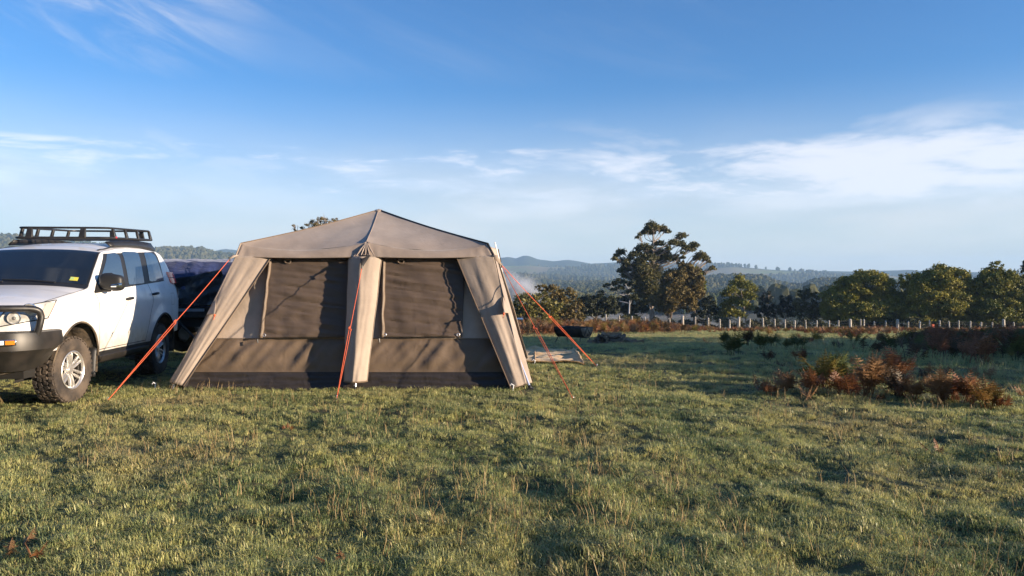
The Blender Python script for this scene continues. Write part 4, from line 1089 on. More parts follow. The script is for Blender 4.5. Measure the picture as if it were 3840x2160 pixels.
MB().box((1.2, -0.83, 0.90), (0.5, 0.04, 0.05)).build('tail_board', mat('grey_plate', (0.25, 0.27, 0.30), 0.5), trl)
for i in range(6): MB().box((0.9 + i * 0.13, -0.84, 1.0), (0.05, 0.03, 0.05)).build('tie_hook', mat('yellow_hook%d' % i, (0.5, 0.35, 0.03) if i > 3 else (0.05, 0.04, 0.02), 0.5), trl)

# ------------------------------------------------------------------ ground mat, half-drum fire pit, firewood
matm = fabric('tan_ground_mat', (0.50, 0.31, 0.13), rough=0.9, var=0.25, crease=0.6)
mc = [ground_hit(1984, 1360), ground_hit(2188, 1367), ground_hit(2150, 1316), ground_hit(1985, 1311)]
mat_o = thing('ground_mat', 'tan woven ground mat lying on the grass right of the tent', 'mat', (mc[0] + mc[2]) / 2); mo = Vector(mat_o.location)
def mfn(u, v):
    p = lerp(lerp(mc[0] + Vector((-0.8, 0, 0)), mc[1], u), lerp(mc[3] + Vector((-0.8, 0, 0)), mc[2], u), v)
    z = ground_z(p.x, p.y) + 0.045 + 0.022 * noise.noise(Vector((p.x * 1.6, p.y * 2.4, 3))) + 0.010 * noise.noise(Vector((p.x * 7, p.y * 5, 3)))
    z += 0.025 * sstep(0.93, 1.0, u) * (0.3 + 0.7 * v)
    return Vector((p.x, p.y, z)) - mo
MB().grid(mfn, 50, 40).build('sheet', matm, mat_o, solid=0.012)
MB().tube([Vector(mfn(i / 40, 0)) for i in range(41)], 0.014, 6).build('hem', matm, mat_o)
MB().tube([Vector(mfn(1, i / 30)) for i in range(31)], 0.018, 6).build('hem', matm, mat_o)
MB().tube([Vector(mfn(0.52, i / 30)) + Vector((0, 0, 0.004)) for i in range(31)], 0.008, 6).build('fold_crease', matm, mat_o)

rust_m = mat('sooty_rusted_steel', (0.016, 0.014, 0.013), 0.7, col2=(0.045, 0.028, 0.020), scale=6, bump=0.3, bscale=30)
rust2_m = mat('rusty_drum_end', (0.16, 0.10, 0.065), 0.8, col2=(0.27, 0.20, 0.14), scale=9, bump=0.3, bscale=30)
dp = ground_hit(2150, 1288)
drum = thing('half_drum_fire_pit', 'rusty half drum fire pit on thin legs beside the firewood', 'fire pit', dp, R(-40))
RD, LD, ZB = 0.31, 0.98, 0.45
def dr(u, v):
    a = math.pi * v; x = -LD / 2 + LD * u; k = 1 + 0.012 * (math.cos(u * 2 * math.pi * 3) > 0.93)
    return Vector((x, RD * k * math.cos(a), ZB - RD * k * math.sin(a)))
MB().grid(dr, 40, 20).build('drum_shell', rust_m, drum, solid=0.012)
for s in (-1, 1):
    loop = [Vector((s * LD / 2, RD * math.cos(math.pi * i / 20), ZB - RD * math.sin(math.pi * i / 20))) for i in range(21)]
    cap = MB().add(loop, [tuple(range(21))]).build('drum_end', rust2_m, drum, solid=0.012)
    MB().tube(loop, 0.012, 6).build('end_rim', rust_m, cap)
    MB().tube([Vector((s * (LD / 2 + 0.015), -0.16, ZB - 0.24)), Vector((s * (LD / 2 + 0.015), -0.02, ZB)), Vector((s * (LD / 2 + 0.015), 0.18, ZB - 0.23))], 0.012, 6).build('strap', rust_m, cap)
    MB().lathe([(0.03, s * (LD / 2 + 0.012)), (0.034, s * (LD / 2 + 0.03)), (0.02, s * (LD / 2 + 0.03))], 14, 'x', (0, 0.03, ZB - 0.22)).build('bung', rust_m, cap)
MB().tube([(-LD / 2, RD, ZB), (LD / 2, RD, ZB)], 0.012, 6).build('rim_rail', rust_m, drum)
MB().tube([(-LD / 2, -RD, ZB), (LD / 2, -RD, ZB)], 0.012, 6).build('rim_rail', rust_m, drum)
for sx in (-1, 1):
    for sy in (-1, 1): MB().tube([(sx * LD * 0.40, sy * 0.20, ZB - 0.26), (sx * LD * 0.47, sy * 0.33, -0.06)], 0.012, 6).build('leg', rust_m, drum)
bark_m = mat('firewood_bark', (0.09, 0.068, 0.05), 0.95, col2=(0.19, 0.14, 0.10), scale=12, bump=0.6, bscale=30, stretch=(1, 4, 4))
split_m = mat('firewood_split', (0.36, 0.24, 0.14), 0.9, col2=(0.20, 0.14, 0.09), scale=8, bump=0.3, bscale=40, stretch=(1, 6, 6))
wp = ground_hit(2292, 1294)
def log_mesh(kind):
    L = random.uniform(0.34, 0.58); m_ = MB(); r = random.uniform(0.035, 0.06)
    if kind == 0:     # split wedge
        n_ = [(-r, -r * 0.6), (r, -r * 0.7), (r * 0.5, r * 0.5), (-r * 0.3, r * 0.9)]
    else:
        k_ = 7; n_ = [(r * random.uniform(0.85, 1.1) * math.cos(2 * math.pi * i / k_), r * random.uniform(0.85, 1.1) * math.sin(2 * math.pi * i / k_)) for i in range(k_)]
    k_ = len(n_); vs = []
    for i in range(4):
        x = -L / 2 + L * i / 3; b_ = 0.012 * math.sin(i * 1.3 + r * 99)
        vs += [Vector((x, a * (0.92 + 0.1 * random.random()) + b_, c * (0.92 + 0.1 * random.random()))) for a, c in n_]
    fs = [(i * k_ + j, i * k_ + (j + 1) % k_, (i + 1) * k_ + (j + 1) % k_, (i + 1) * k_ + j) for i in range(3) for j in range(k_)]
    fs += [tuple(range(k_ - 1, -1, -1)), tuple(3 * k_ + j for j in range(k_))]
    m_.add(vs, fs); me = m_.mesh('firewood_log'); me.materials.append(split_m if kind == 0 else bark_m); return me
LOGS = [log_mesh(0) for i in range(5)] + [log_mesh(1) for i in range(4)]
cnt = 0
for layer, (n_, rx, ry) in enumerate(((16, 0.72, 0.40), (11, 0.48, 0.28), (7, 0.28, 0.18), (3, 0.14, 0.10))):
    for i in range(n_):
        a = 2 * math.pi * (i + random.random() * 0.7) / n_; rr = math.sqrt(random.uniform(0.1, 1))
        x = wp.x + rx * rr * math.cos(a); y = wp.y + ry * rr * math.sin(a)
        o = link('firewood_log', random.choice(LOGS), None)
        o.location = (x, y, ground_z(x, y) + 0.05 + layer * 0.068); o.rotation_euler = (random.uniform(0, 6), random.gauss(0, 0.22), random.gauss(0.3, 0.9))
        tag(o, 'piece of split firewood in the heap right of the half drum', 'firewood', 'firewood heap'); cnt += 1
o = link('firewood_log', log_mesh(0), None); o.location = (wp.x + 0.08, wp.y - 0.02, ground_z(wp.x, wp.y) + 0.33); o.scale = (0.75, 1.5, 1.5); o.rotation_euler = (0.2, 0.05, 0.15)
tag(o, 'thick pale split log lying on top of the firewood heap', 'firewood', 'firewood heap')
# small white-topped thing just behind the tent corner
wpnt = at(1941, 1196, 24.0); gz = ground_z(wpnt.x, wpnt.y)
wt_o = thing('camp_table', 'small white-topped camp table just right of the tent corner', 'table', (wpnt.x, wpnt.y, gz))
MB().box((0, 0, wpnt.z - gz), (0.34, 0.4, 0.05)).build('table_top', peg_m, wt_o, bevel=0.015)
for sx in (-1, 1):
    for sy in (-1, 1): MB().tube([(sx * 0.14, sy * 0.17, wpnt.z - gz), (sx * 0.14, sy * 0.17, -0.02)], 0.012, 6).build('leg', steel_m, wt_o)

# ------------------------------------------------------------------ post and wire fence
FY = 75.0
post_m = mat('weathered_grey_timber', (0.36, 0.32, 0.26), 0.9, col2=(0.52, 0.47, 0.40), scale=5, bump=0.4, bscale=20, stretch=(1, 1, 0.3))
wire_m = mat('dull_wire', (0.10, 0.10, 0.10), 0.6, metal=0.4)
def z5(x, y): return (2640 + 0.5177 * x, 850 + 0.5177 * y)
def z4(x, y): return (1840 + 0.4416 * x, 780 + 0.4416 * y)
posts = [(30, 672, 0), (113, 680, 0), (185, 685, 0), (253, 665, 1), (334, 677, 0), (427, 673, 0), (512, 680, 0), (587, 683, 0), (659, 690, 0), (736, 688, 0), (818, 690, 0), (907, 690, 0), (975, 690, 0), (1059, 680, 1), (1135, 680, 0), (1160, 682, 0), (1233, 697, 0), (1317, 693, 0), (1403, 682, 1), (1480, 698, 0), (1565, 697, 0), (1635, 690, 0), (1708, 690, 0), (1774, 697, 0), (1846, 690, 0), (1931, 695, 0), (2009, 703, 0), (2089, 703, 0), (2170, 682, 1), (2244, 703, 0), (2330, 706, 0), (2420, 708, 0)]
posts = [(*z5(x, y), k) for x, y, k in posts]
posts += [(*z4(x, y), k) for x, y, k in ((1519, 945, 0), (1630, 927, 1), (1738, 935, 0), (1848, 945, 0), (1945, 955, 0), (1200, 930, 0), (1310, 938, 0), (978, 915, 0), (1090, 925, 0))]
posts.sort()
f0 = at(posts[0][0], 1237, FY)
fence = thing('post_and_wire_fence', 'post and wire fence with pale grey timber posts along the paddock edge', 'fence', (f0.x, FY, base_z(f0.x, FY))); fo = Vector(fence.location)
tops = []
for px, py, thick in posts:
    tp = at(px, py - 5, FY); gz = ground_z(tp.x, FY) - 0.15; w_ = (0.27 if thick else random.uniform(0.13, 0.18)); ln = random.gauss(0, 0.03)
    m_ = MB(); k_ = 7; vs = []
    for i, f in enumerate((0, 0.4, 0.8, 0.97, 1.0)):
        z = gz + (tp.z - gz) * f; r_ = w_ / 2 * (1.06 - 0.12 * f) * (0.7 if f == 1.0 else 1)
        vs += [Vector((tp.x + ln * (f - 1) + r_ * math.cos(2 * math.pi * j / k_) * (1 + 0.1 * random.random()), FY + r_ * math.sin(2 * math.pi * j / k_), z + (0.05 * math.sin(j) if f == 1.0 else 0))) - fo for j in range(k_)]
    fs = [(i * k_ + j, i * k_ + (j + 1) % k_, (i + 1) * k_ + (j + 1) % k_, (i + 1) * k_ + j) for i in range(4) for j in range(k_)] + [tuple(4 * k_ + j for j in range(k_))]
    m_.add(vs, fs).build('post', post_m, fence, angle=60); tops.append(tp)
for hz_ in (0.12, 0.36, 0.60, 0.84):
    MB().tube([Vector((p.x, FY - 0.10, p.z - hz_ - (0.15 if False else 0))) - fo for p in tops], 0.010, 5).build('wire', wire_m, fence)
op = at(3499, 1224, FY - 0.2)
MB().box(op - fo, (0.24, 0.05, 0.42)).build('orange_marker', rope_m, fence)

# ------------------------------------------------------------------ bracken ferns
rust_leaf = leaf_mat('rust_bracken', (0.15, 0.055, 0.022), (0.27, 0.125, 0.055), trans=0.25, nscale=4)
tan_leaf = leaf_mat('tan_bracken', (0.22, 0.12, 0.055), (0.32, 0.19, 0.09), trans=0.25, nscale=4)
green_leaf = leaf_mat('green_bracken', (0.045, 0.070, 0.020), (0.11, 0.12, 0.030), trans=0.3, nscale=4)
olive_leaf = leaf_mat('olive_bracken', (0.16, 0.14, 0.03), (0.22, 0.11, 0.035), trans=0.3, nscale=4)
dark_leaf = leaf_mat('dark_bracken', (0.060, 0.045, 0.022), (0.10, 0.055, 0.025), trans=0.2, nscale=4)
def frond(mb, base, az_, L, lean, arch, wd, droop, npin=9):
    d = Vector((math.cos(az_), math.sin(az_), 0)); s = Vector((-d.y, d.x, 0))
    def rp(t): return base + d * (lean * t + arch * t * t) * L + Vector((0, 0, (t - 0.38 * (lean + arch) * t * t) * L))
    pts = [rp(i / 8) for i in range(9)]
    mb.tube(pts, [0.006 * (1 - 0.75 * i / 8) * max(0.6, L / 0.5) for i in range(9)], 4, cap=False)
    for i in range(npin):
        t = 0.38 + 0.62 * i / npin; p = rp(t); tg = (rp(min(1, t + 0.05)) - rp(t - 0.05)).normalized()
        ll = wd * L * 1.15 * (1 - (i / npin) ** 1.3) * random.uniform(0.8, 1.15) * (0.75 + 0.5 * min(1, i * 0.5))
        for sg in (-1, 1):
            dirn = (s * sg * 0.9 + tg * 0.55 + Vector((0, 0, -droop + random.gauss(0, 0.15)))).normalized()
            up = tg.cross(dirn).normalized() * sg
            lat = dirn.cross(up).normalized()
            k_ = 6
            for j in range(k_):
                q = p + dirn * (ll * j / k_) + Vector((0, 0, -droop * 0.5 * ll * (j / k_) ** 2)); lf = ll * 0.21 * (1 - j / k_ * 0.75)
                for s2 in (-1, 1):
                    e = q + (lat * s2 * 0.9 + dirn * 0.55) * lf + Vector((0, 0, random.gauss(-0.1, 0.25) * lf))
                    mb.add([q - dirn * 0.004, q + dirn * (ll / k_ * 0.85), e], [(0, 1, 2)])
            mb.add([p + dirn * ll * 0.95, p + dirn * ll * 0.8 + lat * ll * 0.05, p + dirn * ll * 1.12], [(0, 1, 2)])
def fern_mb(h, wide, nf, lean=0.25, droop=0.25):
    mb = MB()
    for i in range(nf):
        b_ = Vector((random.gauss(0, wide * 0.22), random.gauss(0, wide * 0.16), -0.02))
        frond(mb, b_, random.uniform(0, 6.28), h * random.uniform(0.7, 1.12), random.uniform(0.02, lean), random.uniform(0.02, 0.30), random.uniform(0.17, 0.27), droop + random.gauss(0, 0.1))
    return mb
def zb(x, y): return (2700 + 0.4425 * x, 1220 + 0.4425 * y)
near = [  # base (crop pixels), height px, width px, fronds, material, label
 ((410, 585), 105, 170, 6, rust_leaf, 'low rust-brown bracken mound, leftmost of the near ferns'),
 ((555, 560), 175, 110, 5, tan_leaf, 'small upright tan-brown bracken at the left of the near ferns'),
 ((770, 595), 185, 110, 6, rust_leaf, 'small rust bracken with a dark base left of the yellow-green fern'),
 ((900, 545), 280, 230, 8, olive_leaf, 'yellow-green bracken clump turning brown among the near ferns'),
 ((1010, 500), 250, 200, 7, green_leaf, 'dark green bracken behind the yellow-green fern'),
 ((1080, 610), 200, 250, 9, rust_leaf, 'wide low rust-red bracken clump below the dark green fern'),
 ((1250, 585), 325, 130, 8, tan_leaf, 'tall pinkish-brown bracken standing right of the green fern'),
 ((1380, 505), 190, 130, 6, dark_leaf, 'dark shaded bracken on bare stems between two tall brown ferns'),
 ((1500, 470), 250, 160, 9, rust_leaf, 'tallest bright rust bracken with a dense head'),
 ((1520, 600), 210, 170, 8, dark_leaf, 'dark brown bracken at the foot of the tallest rust fern'),
 ((1630, 620), 200, 110, 6, tan_leaf, 'tan-stemmed curling bracken right of the tallest rust fern'),
 ((1780, 565), 130, 60, 3, olive_leaf, 'little thin yellow bracken in a gap of the near ferns'),
 ((1860, 640), 260, 130, 7, tan_leaf, 'tan-and-rust bracken with long upright fronds'),
 ((1970, 625), 200, 140, 7, rust_leaf, 'rust bracken leaning right beside the tan-and-rust fern'),
 ((2110, 655), 240, 120, 7, rust_leaf, 'narrow dark rust bracken, third from the right end'),
 ((2260, 690), 250, 170, 9, olive_leaf, 'olive-brown bracken clump, second from the right end'),
 ((2390, 690), 130, 150, 6, rust_leaf, 'low flopped rust bracken, rightmost of the near ferns'),
 ((230, 185), 135, 70, 5, dark_leaf, 'dark upright bracken at the far left of the shaded grass'),
 ((105, 265), 165, 170, 6, green_leaf, 'spreading dark green bracken, leftmost in the shaded grass'),
 ((350, 215), 155, 110, 6, green_leaf, 'dark green bracken with raised fronds in the shaded grass'),
 ((435, 190), 115, 90, 5, green_leaf, 'small green bracken close right of the raised-frond fern'),
 ((570, 215), 90, 100, 5, green_leaf, 'low green bracken in the middle of the shaded grass'),
 ((650, 215), 125, 130, 7, green_leaf, 'bushy green bracken at the edge of the sunlit strip'),
 ((425, 315), 95, 90, 4, dark_leaf, 'small dead brown bracken alone in the shaded grass'),
 ((40, 170), 110, 90, 5, green_leaf, 'green bracken at the left end of the shaded grass by the sunlit strip'),
 ((690, 300), 110, 90, 4, rust_leaf, 'thin reddish bracken at the back left of the near ferns'),
 ((820, 150), 90, 80, 5, green_leaf, 'green bracken at the rim of the sunlit strip'),
 ((770, 150), 60, 90, 4, rust_leaf, 'low rust bracken glowing in the sunlit strip'),
 ((1350, 140), 80, 130, 6, tan_leaf, 'pale brown bracken standing in the sunlit strip'),
 ((1100, 130), 90, 200, 8, rust_leaf, 'broad rust bracken in the sunlit strip below the fence'),
]
for (bx, by), hp_, wp_, nf, m_, lb in near:
    px, py = zb(bx, by); g0 = ground_hit(px, py); sc_ = g0.y / F
    h = hp_ * 0.4425 * sc_ * 1.35; w_ = wp_ * 0.4425 * sc_
    o = fern_mb(h, w_, nf * 2 + 3, lean=0.2 + 0.3 * min(1, w_ / h)).build('bracken_fern', m_, None, smooth=False); o.location = g0
    tag(o, lb, 'fern', 'bracken ferns in the paddock')
for (px, py, h, m_, lb) in ((150, 2125, 0.16, rust_leaf, 'brown dead fern leaf in the grass at the lower left corner'), (35, 2090, 0.15, tan_leaf, 'tan dead fern leaf at the left edge of the grass'), (2010, 2095, 0.13, tan_leaf, 'curled tan dead leaf in the grass at the bottom middle'), (1265, 2125, 0.12, rust_leaf, 'small rust-brown dead frond at the bottom middle left'), (3500, 1690, 0.16, rust_leaf, 'low rust frond lying in the sunlit grass at the right'), (1085, 1622, 0.10, rust_leaf, 'little brown frond in the grass below the tent left window')):
    g0 = ground_hit(px, py); o = fern_mb(h, 0.12, 3, lean=0.7, droop=0.5).build('dead_frond', m_, None, smooth=False); o.location = g0; tag(o, lb, 'fern', 'dead fronds in the grass')
# continuous bracken along the fence and the shaded thicket at the right
fern_protos = []
for k in range(7):
    fern_protos.append(proto('fence_bracken', fern_mb(random.uniform(0.6, 0.9), 0.6, 9, 0.45), [rust_leaf, rust_leaf, tan_leaf, rust_leaf, olive_leaf, dark_leaf, rust_leaf][k]))
def fpatch(x0, x1, y0, y1, n_, df, sf):
    mb = MB(); dn = []; sz = []; nx = n_; ny = 26
    for j in range(ny + 1):
        for i in range(nx + 1):
            x = x0 + (x1 - x0) * i / nx; y = y0 + (y1 - y0) * j / ny
            mb.v.append((x, y, blend_z(x, y))); dn.append(max(0, df(x, y))); sz.append(sf(x, y))
    for j in range(ny):
        for i in range(nx): mb.f.append((j * (nx + 1) + i, j * (nx + 1) + i + 1, (j + 1) * (nx + 1) + i + 1, (j + 1) * (nx + 1) + i))
    return mb, dn, sz
def fb_d(x, y):
    n = noise.noise(Vector((x * 0.25, y * 0.25, 7))); px = 1920 + F * x / y
    k = sstep(46, 52, y) * sstep(69, 65, y) * 0.9 * sstep(-0.35, 0.1, n) + sstep(61, 68, y) * 1.4 * sstep(2700, 2550, px) + (1.6 * sstep(40, 50, y) * sstep(2620, 2380, px)) + 2.2 * math.exp(-((px - 3190) / 130) ** 2) * sstep(34, 40, y) * sstep(66, 60, y) + 1.1 * sstep(30, 40, y) * sstep(2250, 2050, px)
    pass
    return k * (1 + 1.1 * n)
mb, dn, sz = fpatch(-12, 62, 26, 79, 90, fb_d, lambda x, y: (1.1 - 0.58 * sstep(2420, 2720, 1920 + F * x / y)) * (1 + 0.3 * noise.noise(Vector((x * 0.5, y * 0.5, 2)))))
scatter('fence_bracken_band', mb, dn, sz, fern_protos, tilt=0.2, seed=12, smin=0.7, smax=1.2)
thick_protos = [proto('thicket_bracken', fern_mb(random.uniform(0.4, 0.6), 0.4, 8, 0.4), [dark_leaf, green_leaf, dark_leaf, rust_leaf][k]) for k in range(4)]
def th_d(x, y):
    px = 1920 + F * x / y; n = noise.noise(Vector((x * 0.5, y * 0.5, 17)))
    return 7.0 * sstep(3360, 3520, px) * sstep(13.0, 15, y) * sstep(27, 22, y) * (1 + 1.0 * n) + 0.5 * sstep(0.1, 0.4, n) * sstep(3000, 3200, px) * sstep(11, 13, y) * sstep(27, 20, y)
mb, dn, sz = fpatch(4, 26, 10, 28, 60, th_d, lambda x, y: 1.0)
scatter('shaded_bracken_thicket', mb, dn, sz, thick_protos, tilt=0.2, seed=14)
# long shaded grass between the ferns
lg = [proto('long_grass', tuft(26, 0.07, 0.22, 0.006, 0.7), grass_m) for k in range(3)]
def lg_d(x, y):
    px = 1920 + F * x / y; n = noise.noise(Vector((x * 0.6, y * 0.6, 27)))
    return 9.0 * sstep(2700, 3100, px) * sstep(8.5, 11, y) * sstep(26, 20, y) * (0.5 + 1.5 * n)
mb, dn, sz = fpatch(2, 26, 8, 28, 60, lg_d, lambda x, y: 1.0)
scatter('long_grass', mb, dn, sz, lg, tilt=0.2, seed=15)

# rust litter and seedling fronds between the near ferns
lit = [proto('bracken_litter', fern_mb(random.uniform(0.16, 0.26), 0.14, 4, 0.8, 0.45), [rust_leaf, tan_leaf, dark_leaf, rust_leaf][k]) for k in range(4)]
def lt_d(x, y):
    px = 1920 + F * x / y; n = noise.noise(Vector((x * 0.9, y * 0.9, 37)))
    return 7.0 * sstep(2820, 3000, px) * sstep(8.6, 9.6, y) * sstep(14, 11.5, y) * max(0, 0.35 + 1.6 * n) + 1.2 * sstep(2500, 2900, px) * sstep(11, 13, y) * sstep(30, 24, y) * max(0, n)
mb, dn, sz = fpatch(1, 24, 8, 30, 70, lt_d, lambda x, y: 1.0)
scatter('bracken_litter', mb, dn, sz, lit, tilt=0.3, seed=18)

# ------------------------------------------------------------------ trees
bark1 = mat('grey_gum_bark', (0.20, 0.17, 0.145), 0.9, col2=(0.34, 0.28, 0.23), scale=4, bump=0.4, bscale=12, stretch=(1, 1, 0.3))
bark2 = mat('brown_wattle_bark', (0.10, 0.075, 0.055), 0.9, col2=(0.17, 0.125, 0.09), scale=5, bump=0.4, bscale=12)
gum_leaf = leaf_mat('gum_foliage', (0.026, 0.036, 0.014), (0.110, 0.100, 0.030), trans=0.08, nscale=0.5)
wattle_leaf = leaf_mat('wattle_foliage', (0.085, 0.108, 0.016), (0.255, 0.225, 0.030), trans=0.12, nscale=0.5)
brown_leaf = leaf_mat('brownish_wattle_foliage', (0.100, 0.080, 0.026), (0.190, 0.140, 0.045), trans=0.12, nscale=0.7)
yel_leaf = leaf_mat('yellowish_shrub_foliage', (0.12, 0.12, 0.028), (0.22, 0.19, 0.055), trans=0.2, nscale=0.7)
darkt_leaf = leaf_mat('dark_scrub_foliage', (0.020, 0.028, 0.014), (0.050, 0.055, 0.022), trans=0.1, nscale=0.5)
def leaves(lobes, size, per_m2, droop=0.3, shell=0.5, rng=None):
    """lobes: (centre, (rx,ry,rz)); leaf-sized rhombs spread through every lobe, denser towards its skin"""
    V = []; 
    for c, r in lobes:
        area = (r[0] * r[2]) * 3.4 * 2; n = max(14, int(per_m2 * area))
        d = rng.normal(size=(n, 3)); d /= np.linalg.norm(d, axis=1)[:, None]
        d[:, 2] = np.where(d[:, 2] < -0.55, -d[:, 2] * 0.6, d[:, 2])
        k = shell + (1.05 - shell) * rng.random(n) ** 0.6
        k *= 1 + 0.22 * np.sin(d[:, 0] * 7 + c[0] * 3) * np.sin(d[:, 2] * 6 + c[2] * 2)
        p = np.array(c) + d * k[:, None] * np.array(r)
        nrm = d * 0.5 + rng.normal(size=(n, 3)) * 0.7; nrm /= np.linalg.norm(nrm, axis=1)[:, None]
        a = rng.normal(size=(n, 3)); a[:, 2] -= droop; a -= nrm * np.sum(a * nrm, 1)[:, None]; a /= np.linalg.norm(a, axis=1)[:, None]
        b = np.cross(nrm, a); s = (size * rng.uniform(0.6, 1.35, n))[:, None]
        m_in = max(6, n // 6); q = np.arange(m_in)                     # larger sprays deep inside make the crown opaque
        p[q] = np.array(c) + d[q] * (rng.random(m_in) * 0.62)[:, None] * np.array(r); s[q] *= min(2.6, 0.55 * max(r) / size + 0.8)
        V.append(np.stack([p - a * s * 0.6, p - b * s * 0.26, p + a * s * 0.6, p + b * s * 0.26], 1).reshape(-1, 3))
    V = np.concatenate(V); n = len(V) // 4
    me = bpy.data.meshes.new('crown'); me.vertices.add(len(V)); me.vertices.foreach_set('co', V.ravel())
    me.loops.add(4 * n); me.loops.foreach_set('vertex_index', np.arange(4 * n)); me.polygons.add(n)
    me.polygons.foreach_set('loop_start', np.arange(n) * 4); me.update(calc_edges=True)
    return me
def tree(name, label, base, lobes, leafm, barkm, size=0.22, per=34, trunk_r=0.18, top=None, shell=0.5, droop=0.3, limb_n=None, seed=1, cat='tree', group=None, twigs=0, forks=None):
    rng = np.random.default_rng(seed); rnd = random.Random(seed)
    base = Vector(base); base.z = blend_z(base.x, base.y) - 0.1
    t_ = thing(name, label, cat, base, 0, group)
    lob = [(Vector(c) - base, r) for c, r in lobes]
    cen = sum((c for c, r in lob), Vector()) / len(lob)
    H = max(c.z + r[2] for c, r in lob)
    tp = Vector(top) - base if top is not None else Vector((cen.x * 0.8, cen.y * 0.8, H * 0.80))
    tr = smoothcurve([Vector((0, 0, -0.1)), tp * 0.3 + Vector((rnd.gauss(0, 0.05), 0, 0)) * H * 0.2, tp * 0.65 + Vector((rnd.gauss(0, 0.05), 0, 0)) * H * 0.2, tp], 14)
    mb = MB().tube(tr, [trunk_r * (1.15 - 0.95 * (i / 14) ** 0.8) for i in range(15)], 8)
    mb.build('trunk', barkm, t_)
    lm = MB(); sel = lob if limb_n is None else rnd.sample(lob, min(limb_n, len(lob)))
    for c, r in sel:
        zz = max(0.12, min(0.92, (c.z - (Vector((c.x, c.y, 0)) - Vector((cen.x, cen.y, 0))).length * 0.55) / max(0.1, tp.z)))
        f = zz * 14; i = min(13, int(f)); st = tr[i].lerp(tr[i + 1], f - i)
        mid = st.lerp(c, 0.5) + Vector((rnd.gauss(0, 0.1), rnd.gauss(0, 0.1), -0.06)) * (c - st).length
        L = (c - st).length; r0 = min(trunk_r * 0.5, 0.025 + 0.016 * L)
        lm.tube(smoothcurve([st, mid, c + Vector((0, 0, r[2] * 0.3))], 7), [r0 * (1 - 0.8 * k / 7) for k in range(8)], 5, cap=False)
        for q in range(3 + twigs):
            e = c + Vector((rnd.gauss(0, 0.5) * r[0], rnd.gauss(0, 0.5) * r[1], abs(rnd.gauss(0.3, 0.5)) * r[2] * (1.0 + 0.4 * (twigs > 0))))
            lm.tube([mid.lerp(c, 0.4), mid.lerp(e, 0.75), e], [r0 * 0.35, r0 * 0.22, r0 * 0.1], 4, cap=False)
    lm.build('limbs', barkm, t_)
    me = leaves([((c.x, c.y, c.z), r) for c, r in lob], size, per, droop, shell, rng)
    me.materials.append(leafm); o = bpy.data.objects.new('crown', me); COL.objects.link(o); o.parent = t_
    return t_
def lobe_px(list_, cvt, sc, D, dj=1.2, sq=0.85, seed=1, grow=1.1):
    rnd = random.Random(seed); out = []
    for it in list_:
        x, y, r = it[0], it[1], it[2]; ry = it[3] if len(it) > 3 else r
        px, py = cvt(x, y); d = D + rnd.uniform(-dj, dj); m = sc * grow * d / F
        out.append((at(px, py, d), (r * m, r * m * 0.95, ry * m * sq)))
    return out
def ell(list_, cvt, sc, D, n=26, frac=0.30, seed=1, depth=0.8):
    """big crown ellipses -> many sub-lobes over their skin"""
    rnd = random.Random(seed); out = []
    for (x, y, rx, ry) in list_:
        px, py = cvt(x, y); c = at(px, py, D); m = sc * D / F; RX, RZ = rx * m, ry * m; RY = RX * depth
        k = max(8, int(n * (rx * ry) ** 0.5 / 130))
        for i in range(k):
            zf = 1 - 2 * (i + 0.5) / k; a = i * 2.39996 + rnd.uniform(-0.3, 0.3); rr = math.sqrt(1 - zf * zf)
            q = rnd.uniform(0.62, 0.90); lr = rnd.uniform(0.75, 1.3) * frac
            out.append((c + Vector((RX * rr * math.cos(a) * q, RY * rr * math.sin(a) * q, RZ * zf * q)), (RX * lr * 1.05, RX * lr, RZ * lr * 1.0)))
    return out
def z6(x, y): return (2180 + 0.3037 * x, 800 + 0.3037 * y)
def z8(x, y): return (1800 + 0.276 * x, 860 + 0.276 * y)
def z7(x, y): return (1060 + 0.1009 * x, 780 + 0.1009 * y)
GD = 92.0
gum = [(870, 165, 70, 55), (820, 210, 55, 35), (930, 190, 50, 40), (1005, 195, 55, 40), (1060, 225, 40, 28), (770, 240, 45, 26), (720, 265, 25, 18), (690, 300, 26, 18), (870, 240, 45, 35),
       (1240, 280, 58, 34), (1200, 310, 35, 22), (1130, 365, 60, 34), (1230, 380, 50, 40), (1290, 430, 50, 34), (1390, 395, 58, 34), (1360, 450, 48, 32), (1075, 430, 32, 26), (1250, 490, 30, 20), (1250, 550, 30, 22),
       (490, 480, 52, 34), (440, 520, 42, 26), (415, 565, 40, 22), (500, 590, 52, 34), (640, 510, 52, 36), (610, 560, 40, 26), (560, 620, 52, 40), (780, 420, 85, 40), (960, 375, 70, 36), (720, 440, 55, 34), (700, 500, 48, 34),
       (860, 470, 85, 46), (960, 500, 80, 46), (820, 550, 95, 50), (950, 580, 100, 55), (1090, 560, 75, 42), (1160, 540, 42, 28), (730, 600, 80, 50), (1040, 490, 60, 36),
       (1480, 530, 70, 44), (1540, 570, 45, 32), (1430, 560, 44, 32), (1575, 600, 30, 18), (1440, 710, 52, 32), (1490, 745, 40, 26), (1620, 670, 30, 18), (1590, 690, 22, 14), (1645, 688, 22, 14),
       (640, 680, 95, 55), (760, 700, 100, 60), (880, 670, 95, 60), (550, 690, 60, 40), (490, 710, 44, 30), (540, 770, 55, 40), (650, 790, 80, 50), (800, 800, 110, 70), (920, 780, 90, 60), (720, 880, 95, 55), (850, 920, 110, 80), (780, 1000, 110, 80), (880, 1060, 110, 80)]
g0 = at(2448, 1195, GD)
tree('tall_gum_tree', 'tall spreading gum tree with open clumped crown, highest on the skyline', g0, lobe_px(gum, z6, 0.3037 * 1.0, GD, 1.6, 1.15, 5, 1.22), gum_leaf, bark1, 0.19, 270, 0.34, top=at(*z6(885, 260), GD), shell=0.35, seed=11, twigs=2)
